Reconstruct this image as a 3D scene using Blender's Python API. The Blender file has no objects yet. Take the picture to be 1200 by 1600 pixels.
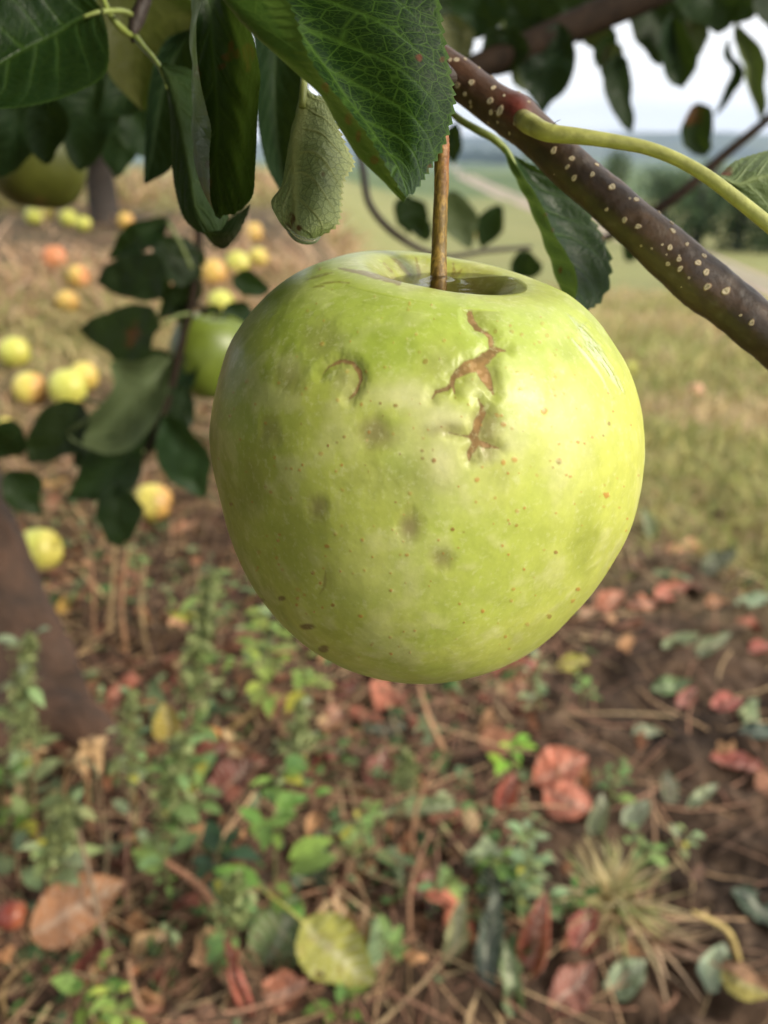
import bpy, math, random
import numpy as np
from mathutils import Vector, Matrix

rng = np.random.default_rng(7)
random.seed(7)
SC = bpy.context.scene
COL = SC.collection
R = math.radians

# ------------------------------------------------------------------ camera
CZ = 0.62
PITCH = R(24.8)
FPX = 1250.0                      # focal length in pixels of the 1200 x 1600 photograph
cam_d = bpy.data.cameras.new('camera')
cam = bpy.data.objects.new('camera', cam_d)
COL.objects.link(cam)
cam.location = (0, 0, CZ)
cam.rotation_euler = (R(90) - PITCH, 0, 0)
cam_d.sensor_fit = 'VERTICAL'
cam_d.sensor_height = 24.0
cam_d.lens = 24.0 * FPX / 1600.0
cam_d.clip_start = 0.01
cam_d.clip_end = 20000
cam_d.dof.use_dof = True
cam_d.dof.focus_distance = 0.138
cam_d.dof.aperture_fstop = cam_d.lens / 2.0      # 2.0 mm opening
cam_d.dof.aperture_blades = 0
SC.camera = cam

# ------------------------------------------------------------------ sky and sun
SUN_TO = Vector((0.92, -0.46, 0.64)).normalized()
SUN_EL = math.asin(SUN_TO.z)
SUN_AZ = math.atan2(SUN_TO.x, SUN_TO.y)
w = bpy.data.worlds.new("World")
SC.world = w
w.use_nodes = True
nt = w.node_tree
nt.nodes.clear()
o_ = nt.nodes.new('ShaderNodeOutputWorld')
bg = nt.nodes.new('ShaderNodeBackground')
bg.inputs['Strength'].default_value = 0.10
sky = nt.nodes.new('ShaderNodeTexSky')
sky.sky_type = 'NISHITA'
sky.sun_disc = False
sky.sun_elevation = SUN_EL
sky.sun_rotation = SUN_AZ
tc = nt.nodes.new('ShaderNodeTexCoord')
mp = nt.nodes.new('ShaderNodeMapping')
mp.inputs['Scale'].default_value = (1.6, 1.6, 9.0)
nz = nt.nodes.new('ShaderNodeTexNoise')
nz.inputs['Scale'].default_value = 2.3
nz.inputs['Detail'].default_value = 6
nz.inputs['Roughness'].default_value = 0.55
rp = nt.nodes.new('ShaderNodeValToRGB')
rp.color_ramp.elements[0].position = 0.30
rp.color_ramp.elements[0].color = (0.62, 0.62, 0.62, 1)
rp.color_ramp.elements[1].position = 0.56
rp.color_ramp.elements[1].color = (1, 1, 1, 1)
mx = nt.nodes.new('ShaderNodeMix')
mx.data_type = 'RGBA'
mx.inputs['B'].default_value = (9.6, 9.6, 9.6, 1)
L_ = nt.links.new
L_(tc.outputs['Generated'], mp.inputs['Vector'])
L_(mp.outputs['Vector'], nz.inputs['Vector'])
L_(nz.outputs['Fac'], rp.inputs['Fac'])
L_(rp.outputs['Color'], mx.inputs['Factor'])
L_(sky.outputs['Color'], mx.inputs['A'])
L_(mx.outputs['Result'], bg.inputs['Color'])
L_(bg.outputs['Background'], o_.inputs['Surface'])

sun_d = bpy.data.lights.new('sun', 'SUN')
sun_d.energy = 2.7
sun_d.angle = R(20)
sun_d.color = (1.0, 0.90, 0.74)
sun = bpy.data.objects.new('sun', sun_d)
COL.objects.link(sun)
sun.rotation_euler = SUN_TO.to_track_quat('Z', 'Y').to_euler()

SC.view_settings.view_transform = 'Standard'
SC.view_settings.look = 'None'
SC.view_settings.exposure = 0.64
SC.view_settings.gamma = 1.0
SC.cycles.use_denoising = True
SC.cycles.max_bounces = 8
SC.cycles.diffuse_bounces = 4
SC.cycles.glossy_bounces = 4
SC.cycles.transmission_bounces = 4
SC.cycles.transparent_max_bounces = 12
SC.cycles.caustics_reflective = False
SC.cycles.caustics_refractive = False

# ------------------------------------------------------------------ small maths helpers
cp, sp = math.cos(PITCH), math.sin(PITCH)
FW = np.array([0, cp, -sp]); UP = np.array([0, sp, cp]); RT = np.array([1.0, 0, 0])
CAMP = np.array([0, 0, CZ])

def P(px, py, d):
    """photograph pixel + depth along the view axis -> a point in the world"""
    return CAMP + RT * ((px - 600) / FPX * d) + UP * ((800 - py) / FPX * d) + FW * d

def proj(v):
    q = v - CAMP
    d = q @ FW
    return 600 + FPX * (q @ RT) / d, 800 - FPX * (q @ UP) / d, d

def hsh(ix, iy, iz, seed):
    h = (ix.astype(np.int64) * 374761393 + iy.astype(np.int64) * 668265263 + iz.astype(np.int64) * 1274126177 + seed * 97531) & 0x7fffffff
    h = ((h ^ (h >> 13)) * 1103515245 + 12345) & 0x7fffffff
    h = ((h ^ (h >> 11)) * 747796405) & 0x7fffffff
    return (h ^ (h >> 15)) % 65536 / 65535.0

def vn(p, seed=0):
    i = np.floor(p).astype(np.int64); f = p - i
    f = f * f * (3 - 2 * f)
    out = 0
    for a in (0, 1):
        wa = f[:, 0] if a else 1 - f[:, 0]
        for b in (0, 1):
            wb = f[:, 1] if b else 1 - f[:, 1]
            for c in (0, 1):
                wc = f[:, 2] if c else 1 - f[:, 2]
                out = out + wa * wb * wc * hsh(i[:, 0] + a, i[:, 1] + b, i[:, 2] + c, seed)
    return out

def fbm(p, oct=4, seed=0):
    s = 0; a = 0.5; t = 0
    for k in range(oct):
        s = s + a * vn(p, seed + k); t += a; a *= 0.5; p = p * 2.03 + 11.7
    return s / t            # 0..1, mean .5

def sst(a, b, x):
    t = np.clip((x - a) / (b - a), 0, 1)
    return t * t * (3 - 2 * t)

def spline(pts, n):
    """Catmull-Rom through the points, n samples evenly spread by chord length"""
    p = np.asarray(pts, float)
    if len(p) == 1: return np.repeat(p, n, 0)
    d = np.r_[0, np.cumsum(np.maximum(np.linalg.norm(np.diff(p, axis=0), axis=1), 1e-9))]
    d = d / d[-1]
    m = np.gradient(p, d, axis=0) if len(p) > 2 else np.repeat((p[1:] - p[:1]), 2, 0)
    u = np.linspace(0, 1, n)
    k = np.clip(np.searchsorted(d, u, side='right') - 1, 0, len(p) - 2)
    h = (d[k + 1] - d[k])[:, None]
    t = ((u - d[k])[:, None]) / h
    return ((2*t**3 - 3*t**2 + 1) * p[k] + (t**3 - 2*t**2 + t) * h * m[k] + (-2*t**3 + 3*t**2) * p[k + 1] + (t**3 - t**2) * h * m[k + 1])

# ------------------------------------------------------------------ terrain
RL = np.log([0.05, 1.2, 1.5, 1.8, 2.5, 4.2, 6, 10, 20, 100, 500, 3000, 9000])
DL = np.array([.62, .62, .575, .50, .36, .29, .28, .32, .48, 2.5, 12, 50, 80])
RR = np.log([0.05, 1, 2, 4, 8, 12, 16, 25, 40, 100, 500, 3000, 9000])
DR = np.array([.62, .62, .72, 1.0, 1.6, 2.0, 2.35, 2.95, 3.8, 6, 15, 50, 80])

def ground_smooth(x, y):
    r = np.maximum(np.hypot(x, y), 0.06)
    az = np.arctan2(x, y)
    wr = sst(-0.12, 0.06, az)
    lr = np.log(r)
    D = np.interp(lr, RL, DL) * (1 - wr) + np.interp(lr, RR, DR) * wr
    fb = sst(1.4, 2.2, np.abs(az)) * sst(0.5, 1.2, r)
    return CZ - (D * (1 - fb) + .62 * fb)

def ground_z(x, y):
    x = np.atleast_1d(np.asarray(x, float)); y = np.atleast_1d(np.asarray(y, float))
    r = np.hypot(x, y)
    z = ground_smooth(x, y)
    q = np.stack([x, y, np.zeros_like(x)], 1)
    near = np.clip(1.6 / np.maximum(r, .3), 0, 1)
    z = z + (fbm(q * 9, 3, 3) - .5) * 0.06 * near + (fbm(q * 38, 3, 9) - .5) * 0.040 * near ** 2
    return z

TS = np.exp(np.linspace(math.log(0.3), math.log(4000), 2600))
def G(px, py, lift=0.0, size_px=None):
    """where the view ray of a pixel meets the ground (or passes lift / half a size above it)"""
    d = P(px, py, 1.0) - CAMP
    q = CAMP[None] + TS[:, None] * d[None]
    g = ground_z(q[:, 0], q[:, 1])
    lf = lift if size_px is None else size_px / 2 / FPX * TS
    below = np.nonzero(q[:, 2] - g - lf < 0)[0]
    k = below[0] if len(below) else len(TS) - 1
    return q[k], TS[k]

# ------------------------------------------------------------------ object helpers
def wloc(o):
    l = Vector((0, 0, 0))
    while o is not None:
        l = l + o.location; o = o.parent
    return np.array(l)

def tag(o, label=None, cat=None, group=None, kind=None):
    if label: o['label'] = label
    if cat: o['category'] = cat
    if group: o['group'] = group
    if kind: o['kind'] = kind
    return o

def empty(name, loc, label, cat, group=None):
    o = bpy.data.objects.new(name, None)
    o.empty_display_size = 0.01
    COL.objects.link(o)
    o.location = tuple(loc)
    return tag(o, label, cat, group)

def mesh_obj(name, V, F, mats, parent=None, uv=None, attrs=None, mat_idx=None, smooth=True, origin=None, F3=None, colors=None):
    """V (n,3) in WORLD space, F (m,4) quads, F3 (k,3) triangles -> one mesh object"""
    V = np.asarray(V, float)
    if parent is not None: org = wloc(parent)
    elif origin is not None: org = np.asarray(origin, float)
    else:
        org = V.mean(0); org[2] = V[:, 2].min()
    me = bpy.data.meshes.new(name)
    me.vertices.add(len(V))
    me.vertices.foreach_set('co', (V - org).astype(np.float32).ravel())
    F = np.zeros((0, 4), int) if F is None else np.asarray(F, int)
    T = np.zeros((0, 3), int) if F3 is None else np.asarray(F3, int)
    loops = np.r_[F.ravel(), T.ravel()]
    me.loops.add(len(loops))
    me.loops.foreach_set('vertex_index', loops.astype(np.int32))
    me.polygons.add(len(F) + len(T))
    st = np.r_[np.arange(len(F)) * 4, len(F) * 4 + np.arange(len(T)) * 3]
    me.polygons.foreach_set('loop_start', st.astype(np.int32))
    if smooth: me.polygons.foreach_set('use_smooth', np.ones(len(F) + len(T), bool))
    if not isinstance(mats, (list, tuple)): mats = [mats]
    for m in mats: me.materials.append(m)
    if mat_idx is not None: me.polygons.foreach_set('material_index', np.asarray(mat_idx, np.int32))
    if uv is not None:
        ul = me.uv_layers.new(name='UVMap')
        ul.data.foreach_set('uv', np.asarray(uv, np.float32)[loops].ravel())
    for k, a in (attrs or {}).items():
        at = me.attributes.new(k, 'FLOAT', 'POINT')
        at.data.foreach_set('value', np.asarray(a, np.float32))
    for k, a in (colors or {}).items():
        at = me.attributes.new(k, 'FLOAT_COLOR', 'POINT')
        at.data.foreach_set('color', np.c_[a, np.ones(len(a))].astype(np.float32).ravel())
    me.update(calc_edges=True)
    me.validate()
    o = bpy.data.objects.new(name, me)
    COL.objects.link(o)
    if parent is not None: o.parent = parent
    else: o.location = tuple(org)
    return o

def grid_faces(nu, nv, closed_v=False, off=0):
    a = np.arange(nu * nv).reshape(nu, nv) + off
    b = np.roll(a, -1, 1) if closed_v else None
    if closed_v:
        return np.stack([a[:-1], b[:-1], b[1:], a[1:]], -1).reshape(-1, 4)
    return np.stack([a[:-1, :-1], a[:-1, 1:], a[1:, 1:], a[1:, :-1]], -1).reshape(-1, 4)

def tube_np(pts, radii, n=40, seg=12, cap=True):
    """vertices, quads, triangles, (u,angle) of a tapered tube along a spline"""
    c = spline(pts, n)
    r = np.interp(np.linspace(0, 1, n), np.linspace(0, 1, len(radii)), radii)
    t = np.gradient(c, axis=0); t /= np.linalg.norm(t, axis=1)[:, None] + 1e-12
    ref = np.array([0, 0, 1.0]) if abs(t[0, 2]) < .9 else np.array([1.0, 0, 0])
    nrm = np.cross(t[0], ref); nrm /= np.linalg.norm(nrm)
    N = np.zeros((n, 3)); B = np.zeros((n, 3))
    for i in range(n):
        nrm = nrm - t[i] * (nrm @ t[i]); nrm /= np.linalg.norm(nrm)
        N[i] = nrm; B[i] = np.cross(t[i], nrm)
    a = np.linspace(0, 2 * np.pi, seg, endpoint=False)
    V = c[:, None] + r[:, None, None] * (np.cos(a)[None, :, None] * N[:, None] + np.sin(a)[None, :, None] * B[:, None])
    F = grid_faces(n, seg, True)
    V = V.reshape(-1, 3)
    uv = np.stack(np.meshgrid(np.linspace(0, 1, n), a / (2 * np.pi), indexing='ij'), -1).reshape(-1, 2)
    T = None
    if cap:
        V = np.r_[V, c[:1], c[-1:]]
        uv = np.r_[uv, [[0, 0]], [[1, 0]]]
        k = np.arange(seg); kn = (k + 1) % seg
        T = np.r_[np.stack([kn, k, np.full(seg, n * seg)], 1), np.stack([(n - 1) * seg + k, (n - 1) * seg + kn, np.full(seg, n * seg + 1)], 1)]
    return V, F, T, uv, c, N, B

class MB:
    """collects pieces into one mesh"""
    def __init__(s): s.V = []; s.F = []; s.T = []; s.C = []; s.n = 0; s.I = []; s.UV = []
    def add(s, V, F=None, T=None, col=None, uv=None):
        V = np.asarray(V, float)
        if F is not None and len(F): s.F.append(np.asarray(F) + s.n)
        if T is not None and len(T): s.T.append(np.asarray(T) + s.n)
        s.V.append(V); s.n += len(V)
        s.C.append(np.broadcast_to(np.asarray(col if col is not None else (1, 1, 1), float), (len(V), 3)))
        s.UV.append(np.zeros((len(V), 2)) if uv is None else np.asarray(uv))
    def tube(s, pts, radii, n=12, seg=6, col=None):
        V, F, T, uv, *_ = tube_np(pts, radii, n, seg)
        s.add(V, F, T, col, uv)
    def build(s, name, mat, parent=None, **kw):
        return mesh_obj(name, np.concatenate(s.V), np.concatenate(s.F) if s.F else None, mat, parent,
                        F3=np.concatenate(s.T) if s.T else None, colors={'tint': np.concatenate(s.C)}, uv=np.concatenate(s.UV), **kw)

# ------------------------------------------------------------------ materials
def new_mat(name):
    m = bpy.data.materials.new(name); m.use_nodes = True
    t = m.node_tree; t.nodes.clear()
    out = t.nodes.new('ShaderNodeOutputMaterial')
    b = t.nodes.new('ShaderNodeBsdfPrincipled')
    t.links.new(b.outputs[0], out.inputs[0])
    return m, t, b, out

def nd(t, typ, **kw):
    n = t.nodes.new(typ)
    for k, v in kw.items():
        if k in n.inputs: n.inputs[k].default_value = v
        else: setattr(n, k, v)
    return n

def mixc(t, fac, a, b, mode='MIX'):
    n = t.nodes.new('ShaderNodeMix'); n.data_type = 'RGBA'; n.blend_type = mode
    for s, x in (('Factor', fac), ('A', a), ('B', b)):
        if hasattr(x, 'is_linked'): t.links.new(x, n.inputs[s])
        elif s == 'Factor': n.inputs[s].default_value = x
        else: n.inputs[s].default_value = (*x, 1)
    return n.outputs['Result']

def mth(t, op, a, b=None, clamp=False):
    n = t.nodes.new('ShaderNodeMath'); n.operation = op; n.use_clamp = clamp
    for i, x in enumerate((a, b)):
        if x is None: continue
        if hasattr(x, 'is_linked'): t.links.new(x, n.inputs[i])
        else: n.inputs[i].default_value = x
    return n.outputs[0]

def ramp(t, fac, p0, p1, c0=(0, 0, 0), c1=(1, 1, 1)):
    n = t.nodes.new('ShaderNodeValToRGB')
    n.color_ramp.elements[0].position = p0; n.color_ramp.elements[0].color = (*c0, 1)
    n.color_ramp.elements[1].position = p1; n.color_ramp.elements[1].color = (*c1, 1)
    t.links.new(fac, n.inputs[0])
    return n.outputs['Color']

def noise(t, scale, detail=4, rough=.55, coord='Object', vec=None, dist=0.0):
    n = t.nodes.new('ShaderNodeTexNoise')
    n.inputs['Scale'].default_value = scale; n.inputs['Detail'].default_value = detail
    n.inputs['Roughness'].default_value = rough; n.inputs['Distortion'].default_value = dist
    if vec is None:
        c = t.nodes.new('ShaderNodeTexCoord'); vec = c.outputs[coord]
    t.links.new(vec, n.inputs['Vector'])
    return n.outputs['Fac']

def attr(t, name):
    n = t.nodes.new('ShaderNodeAttribute'); n.attribute_name = name
    return n

def bump(t, b, h, dist, strength=1.0):
    n = t.nodes.new('ShaderNodeBump'); n.inputs['Distance'].default_value = dist; n.inputs['Strength'].default_value = strength
    t.links.new(h, n.inputs['Height']); t.links.new(n.outputs[0], b.inputs['Normal'])
    return n

def leaf_material(name, top, vein, under, under_vein, rough=.38, net=34, trans=.25, spot=(.10, .028, .010), netamt=.55, sheen_noise=60, object_tint=False, bumpd=.00035, netw=1.0, spec=.28, net_top=None, net_under=None):
    m, t, b, out = new_mat(name)
    uvn = t.nodes.new('ShaderNodeUVMap'); uvn.uv_map = 'UVMap'
    mpn = nd(t, 'ShaderNodeMapping'); mpn.inputs['Scale'].default_value = (.85, 1.0, 1)
    t.links.new(uvn.outputs[0], mpn.inputs[0])
    # two scales of the net of fine veins
    nets = []
    for s_, w_ in ((net * .33, .035 * netw), (net * 1.0, .07 * netw)):
        vo = t.nodes.new('ShaderNodeTexVoronoi'); vo.feature = 'DISTANCE_TO_EDGE'
        vo.inputs['Scale'].default_value = s_
        t.links.new(mpn.outputs[0], vo.inputs['Vector'])
        nets.append((ramp(t, vo.outputs['Distance'], 0.0, w_, (1, 1, 1), (0, 0, 0)), vo.outputs['Distance']))
    netf = mth(t, 'MAXIMUM', nets[0][0], mth(t, 'MULTIPLY', nets[1][0], .5))
    av = attr(t, 'vein').outputs['Fac']
    asp = attr(t, 'spot').outputs['Fac']
    vf = mth(t, 'MAXIMUM', av, mth(t, 'MULTIPLY', netf, netamt), clamp=True)
    big = noise(t, sheen_noise, 4, .6)
    topc = mixc(t, ramp(t, big, .35, .7), [c * .8 for c in top], [c * 1.25 for c in top])
    undc = mixc(t, ramp(t, big, .35, .7), [c * .85 for c in under], [c * 1.15 for c in under])
    if object_tint:
        oi = t.nodes.new('ShaderNodeObjectInfo')
        topc = mixc(t, 1.0, topc, oi.outputs['Color'], 'MULTIPLY')
        undc = mixc(t, 1.0, undc, oi.outputs['Color'], 'MULTIPLY')
    nf = mth(t, 'MULTIPLY', netf, netamt)
    topc = mixc(t, mth(t, 'MULTIPLY', nf, .75), topc, net_top or vein)
    undc = mixc(t, mth(t, 'MULTIPLY', nf, .75), undc, net_under or under_vein)
    av8 = mth(t, 'MULTIPLY', av, .85)
    ed = mth(t, 'MULTIPLY', attr(t, 'edge').outputs['Fac'], .7)
    topc = mixc(t, mth(t, 'MAXIMUM', av8, ed), topc, vein)
    undc = mixc(t, mth(t, 'MAXIMUM', av8, ed), undc, under_vein)
    geo = t.nodes.new('ShaderNodeNewGeometry')
    colr = mixc(t, geo.outputs['Backfacing'], topc, undc)
    spotn = mth(t, 'MULTIPLY', asp, ramp(t, noise(t, 400, 3), .3, .6))
    colr = mixc(t, spotn, colr, spot)
    t.links.new(colr, b.inputs['Base Color'])
    rn = t.nodes.new('ShaderNodeMapRange')
    rn.inputs['To Min'].default_value = rough * .75; rn.inputs['To Max'].default_value = rough * 1.5
    rn.inputs['From Min'].default_value = .3; rn.inputs['From Max'].default_value = .7
    t.links.new(noise(t, sheen_noise * 2.2, 5, .65), rn.inputs['Value'])
    t.links.new(rn.outputs[0], b.inputs['Roughness'])
    b.inputs['Specular IOR Level'].default_value = spec
    h = mth(t, 'ADD', mth(t, 'MULTIPLY', av, -1.0), mth(t, 'MULTIPLY', nets[0][1], .9))
    h = mth(t, 'ADD', h, mth(t, 'MULTIPLY', nets[1][1], .35))
    bump(t, b, h, bumpd, .9)
    tr = t.nodes.new('ShaderNodeBsdfTranslucent')
    t.links.new(mixc(t, .5, colr, (.16, .26, .03)), tr.inputs['Color'])
    ms = t.nodes.new('ShaderNodeMixShader'); ms.inputs[0].default_value = trans
    t.links.new(b.outputs[0], ms.inputs[1]); t.links.new(tr.outputs[0], ms.inputs[2])
    t.links.new(ms.outputs[0], out.inputs[0])
    return m

def tint_material(name, rough=.6, trans=0.0, noise_scale=120, amt=.35, spec=.3, bumpd=None):
    """colour from the 'tint' vertex colour with a little noise"""
    m, t, b, out = new_mat(name)
    a = attr(t, 'tint').outputs['Color']
    n = ramp(t, noise(t, noise_scale, 4, .6), .3, .7, (1 - amt,) * 3, (1 + amt,) * 3)
    c = mixc(t, 1.0, a, n, 'MULTIPLY')
    t.links.new(c, b.inputs['Base Color'])
    b.inputs['Roughness'].default_value = rough
    b.inputs['Specular IOR Level'].default_value = spec
    if bumpd: bump(t, b, noise(t, noise_scale * 2, 4, .6), bumpd)
    if trans:
        tr = t.nodes.new('ShaderNodeBsdfTranslucent'); t.links.new(c, tr.inputs['Color'])
        ms = t.nodes.new('ShaderNodeMixShader'); ms.inputs[0].default_value = trans
        t.links.new(b.outputs[0], ms.inputs[1]); t.links.new(tr.outputs[0], ms.inputs[2])
        t.links.new(ms.outputs[0], out.inputs[0])
    return m

def bark_material(name, c0, c1, scale=60, rough=.7, bumpd=.004):
    m, t, b, out = new_mat(name)
    n = noise(t, scale, 6, .65, dist=.6)
    c = mixc(t, ramp(t, n, .3, .7), c0, c1)
    t.links.new(c, b.inputs['Base Color'])
    b.inputs['Roughness'].default_value = rough
    bump(t, b, n, bumpd)
    return m

M_LEAF = leaf_material('dark_apple_leaf', (.010, .032, .007), (.050, .100, .018), (.075, .125, .035), (.14, .20, .06))
M_LEAF_BIG = leaf_material('large_apple_leaf', (.0065, .023, .004), (.055, .115, .015), (.036, .075, .010), (.07, .12, .018), net=40, netamt=1.0, netw=1.5, trans=.16, bumpd=.00018, spec=.2)
M_LEAF_PALE = leaf_material('pale_curled_leaf', (.05, .09, .02), (.12, .17, .05), (.36, .42, .19), (.46, .48, .20), net_under=(.07, .10, .035), net=46, rough=.42, trans=.15, netamt=.95, netw=2.0, bumpd=.0005)
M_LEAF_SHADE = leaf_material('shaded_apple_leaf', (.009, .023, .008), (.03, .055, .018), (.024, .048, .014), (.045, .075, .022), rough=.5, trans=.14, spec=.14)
M_LEAF_OLIVE = leaf_material('olive_apple_leaf', (.04, .05, .01), (.08, .10, .02), (.06, .065, .012), (.09, .10, .02), rough=.6, trans=.3)
M_LEAF_FAR = leaf_material('twig_apple_leaf', (.010, .023, .008), (.026, .045, .016), (.085, .11, .05), (.11, .14, .06), rough=.48, trans=.15, net=20, spec=.15, object_tint=True)
M_PETIOLE = tint_material('petiole_green', .45, 0, 300, .18, .4, .0002)
M_FALLEN = leaf_material('fallen_leaf', (.9, .9, .9), (.75, .72, .6), (.95, .95, .95), (.8, .75, .6), rough=.55, trans=.12, object_tint=True, netamt=.3, net=18, sheen_noise=45)
M_WEED = tint_material('weed_foliage', .55, .25, 150, .3)
M_DRY = tint_material('dry_stalk', .7, .1, 200, .35)
M_GRASS = tint_material('grass_blades', .6, .2, 30, .35)
M_LITTER = tint_material('litter_bits', .7, .1, 150, .45)
M_WOOD = bark_material('trunk_bark', (.020, .014, .009), (.125, .062, .034), 16, .8, .035)
M_TWIG = bark_material('twig_bark', (.020, .013, .009), (.052, .034, .025), 160, .6, .0008)
M_DARKTWIG = bark_material('shade_dark_bark', (.012, .008, .005), (.034, .021, .013), 90, .8, .001)  # darker bark copy, shade of the upper right branch put into its colour
M_DARKTWIG.node_tree.nodes['Principled BSDF'].inputs['Specular IOR Level'].default_value = .12
M_FARTREE = tint_material('distant_foliage', .6, .15, 2, .4)
M_FARBARK = bark_material('distant_bark', (.03, .024, .02), (.07, .055, .045), 12, .8, .01)

# ------------------------------------------------------------------ leaf builders
def wprof(u):
    return np.sin(np.pi * np.clip(u, 0, 1) ** .82) ** .8

def loft_leaf(name, mat, parent, curves, vpos, nu=120, nv=60, serr=0.0, nteeth=34, nlat=9, flip=False, spots=(), bulge=0.0, smooth=True, urange=(0, 1), wrinkle=.0004, seed=1, vslope=.25, blotch=0.0, vw=.018, crump=0.0):
    """leaf surface through lengthwise curves of (px, py, depth); vpos places each curve from -1 (left margin) over 0 (midrib) to 1"""
    C = np.stack([spline([P(*q) for q in c], nu) for c in curves], 1)          # nu, k, 3
    v = np.linspace(vpos[0], vpos[-1], nv)
    u = np.linspace(0, 1, nu)
    vp = np.asarray(vpos, float)
    k = np.clip(np.searchsorted(vp, v, side='right') - 1, 0, len(vp) - 2)
    t = ((v - vp[k]) / (vp[k + 1] - vp[k]))[None, :, None]
    if smooth and len(vp) > 2:
        m = np.gradient(C, vp, axis=1)
        h = (vp[k + 1] - vp[k])[None, :, None]
        V = ((2*t**3-3*t**2+1)*C[:, k] + (t**3-2*t**2+t)*h*m[:, k] + (-2*t**3+3*t**2)*C[:, k+1] + (t**3-t**2)*h*m[:, k+1])
    else:
        V = C[:, k] * (1 - t) + C[:, k + 1] * t
    uu = urange[0] + (urange[1] - urange[0]) * u
    U, W = np.meshgrid(uu, v, indexing='ij')
    # serrated margin
    if serr:
        ph = (U * nteeth + vn(np.stack([U.ravel() * 9, W.ravel() * 0, W.ravel() * 0 + seed], 1), seed).reshape(U.shape) * 1.2) % 1.0
        saw = np.where(ph < .75, ph / .75, (1 - ph) / .25) - .5
        for side, idx, nb in ((-1, 0, 1), (1, -1, -2)):
            if vpos[idx] * side < .99: continue
            out = C[:, idx] - C[:, nb]
            out /= np.linalg.norm(out, axis=1)[:, None] + 1e-9
            wgt = np.clip((W * side - .90) / .10, 0, 1) * np.minimum(1, np.sin(np.pi * np.clip(u, 0, 1))[:, None] * 5)
            V = V + out[:, None] * (saw * wgt * serr)[..., None]
    nr = np.cross(np.gradient(V, axis=0), np.gradient(V, axis=1))
    nr /= np.linalg.norm(nr, axis=2)[..., None] + 1e-12
    # veins
    q = np.stack([U.ravel() * 5, W.ravel() * 2.2, np.full(U.size, seed * 3.1)], 1)
    jit = (vn(q, seed) - .5).reshape(U.shape)
    aw = np.abs(W)
    ph = (U - vslope * aw ** 1.25 + .5 * (W < 0) / nlat + jit * .07) * nlat
    fr = np.abs((ph % 1.0) - .5)
    lat = np.exp(-((.5 - fr) / (.075 * (1.15 - .7 * aw))) ** 2) * np.clip(1.15 - aw * .85, 0, 1)
    wd = np.clip(np.linalg.norm(V[:, 0] - V[:, -1], axis=1) / .04, .2, 2)[:, None]
    mid = np.exp(-(W / (vw / wd * (1.3 - .8 * U.clip(0, 1)) * 1.6)) ** 2)
    vein = np.maximum(mid, .75 * lat)
    V = V + nr * ((np.sin(ph * 2 * np.pi) * .5 * (1 - aw) * aw * 2.5 + jit * 1.4)[..., None] * wrinkle * (-1 if flip else 1))
    if crump:
        q3 = V.reshape(-1, 3)
        size = np.linalg.norm(V[0, nv // 2] - V[-1, nv // 2])
        V = V + (np.stack([fbm(q3 / size * 2.6 + seed * 1.7 + 9 * k_, 2, seed + k_) for k_ in range(3)], 1) - .5).reshape(V.shape) * size * crump
    if bulge: V = V + nr * (np.sin(np.pi * aw) * bulge)[..., None]
    V = V.reshape(-1, 3)
    sp_ = np.zeros(len(V))
    if len(spots) or blotch:
        x, y, _ = proj(V)
        nn = vn(np.stack([x / 9, y / 9, x * 0], 1), seed + 5)
        for (sx, sy, sr, *ex) in spots:
            ry = ex[0] if ex else sr
            dd = np.hypot((x - sx) / sr, (y - sy) / ry)
            sp_ = np.maximum(sp_, 1 - sst(.55, 1.0, dd + (nn - .5) * .9))
    F = grid_faces(nu, nv)
    if not flip: F = F[:, ::-1]
    uvs = np.stack([U.ravel() * 2.0, W.ravel() * .5 + .5], 1)
    return mesh_obj(name, V, F, mat, parent, uv=uvs, attrs={'vein': vein.ravel(), 'spot': sp_, 'edge': sst(.945, .985, np.abs(W)).ravel()})

def px_leaf(name, mat, parent, base, tip, hw, d, dt=0.0, fold=.3, droop=0.0, roll=0.0, flip=False, nu=40, nv=16, bend=0.0, **kw):
    """simple leaf from base pixel to tip pixel, half width in pixels; dt = extra depth of the tip, fold = how far the margins come towards the eye"""
    b = np.array(base, float); e = np.array(tip, float)
    ax = e - b; ln = np.hypot(*ax); ax /= ln; pr = np.array([-ax[1], ax[0]])
    us = np.linspace(0, 1, 9)
    Lc, Mc, Rc = [], [], []
    for u in us:
        wv = hw * wprof(u)
        c = b + ax * ln * u + pr * bend * ln * math.sin(math.pi * u)
        dd = d + dt * u + droop * u * u
        f = fold * wv / FPX * d
        Mc.append((c[0], c[1], dd))
        Lc.append((*(c - pr * wv), dd - f + roll * wv / FPX * d))
        Rc.append((*(c + pr * wv), dd - f - roll * wv / FPX * d))
    return loft_leaf(name, mat, parent, [Lc, Mc, Rc], [-1, 0, 1], nu, nv, flip=not flip, wrinkle=kw.pop('wrinkle', .0008), crump=kw.pop('crump', .22), **kw)

def px_tube(name, mat, parent, pts, rad_px, n=40, seg=12, col=(.2, .25, .06), col2=None):
    """tube through (px, py, depth) points with radii in pixels"""
    W = [P(*q) for q in pts]
    rr = np.interp(np.linspace(0, 1, len(pts)), np.linspace(0, 1, len(rad_px)), rad_px)
    rad = [r * q[2] / FPX for r, q in zip(rr, pts)]
    V, F, T, uv, *_ = tube_np(W, rad, n, seg)
    c = np.broadcast_to(np.array(col, float), (len(V), 3))
    if col2 is not None:
        c = np.array(col)[None] * (1 - uv[:, :1]) + np.array(col2)[None] * uv[:, :1]
    return mesh_obj(name, V, F, mat, parent, F3=T, uv=uv, colors={'tint': c})

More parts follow.
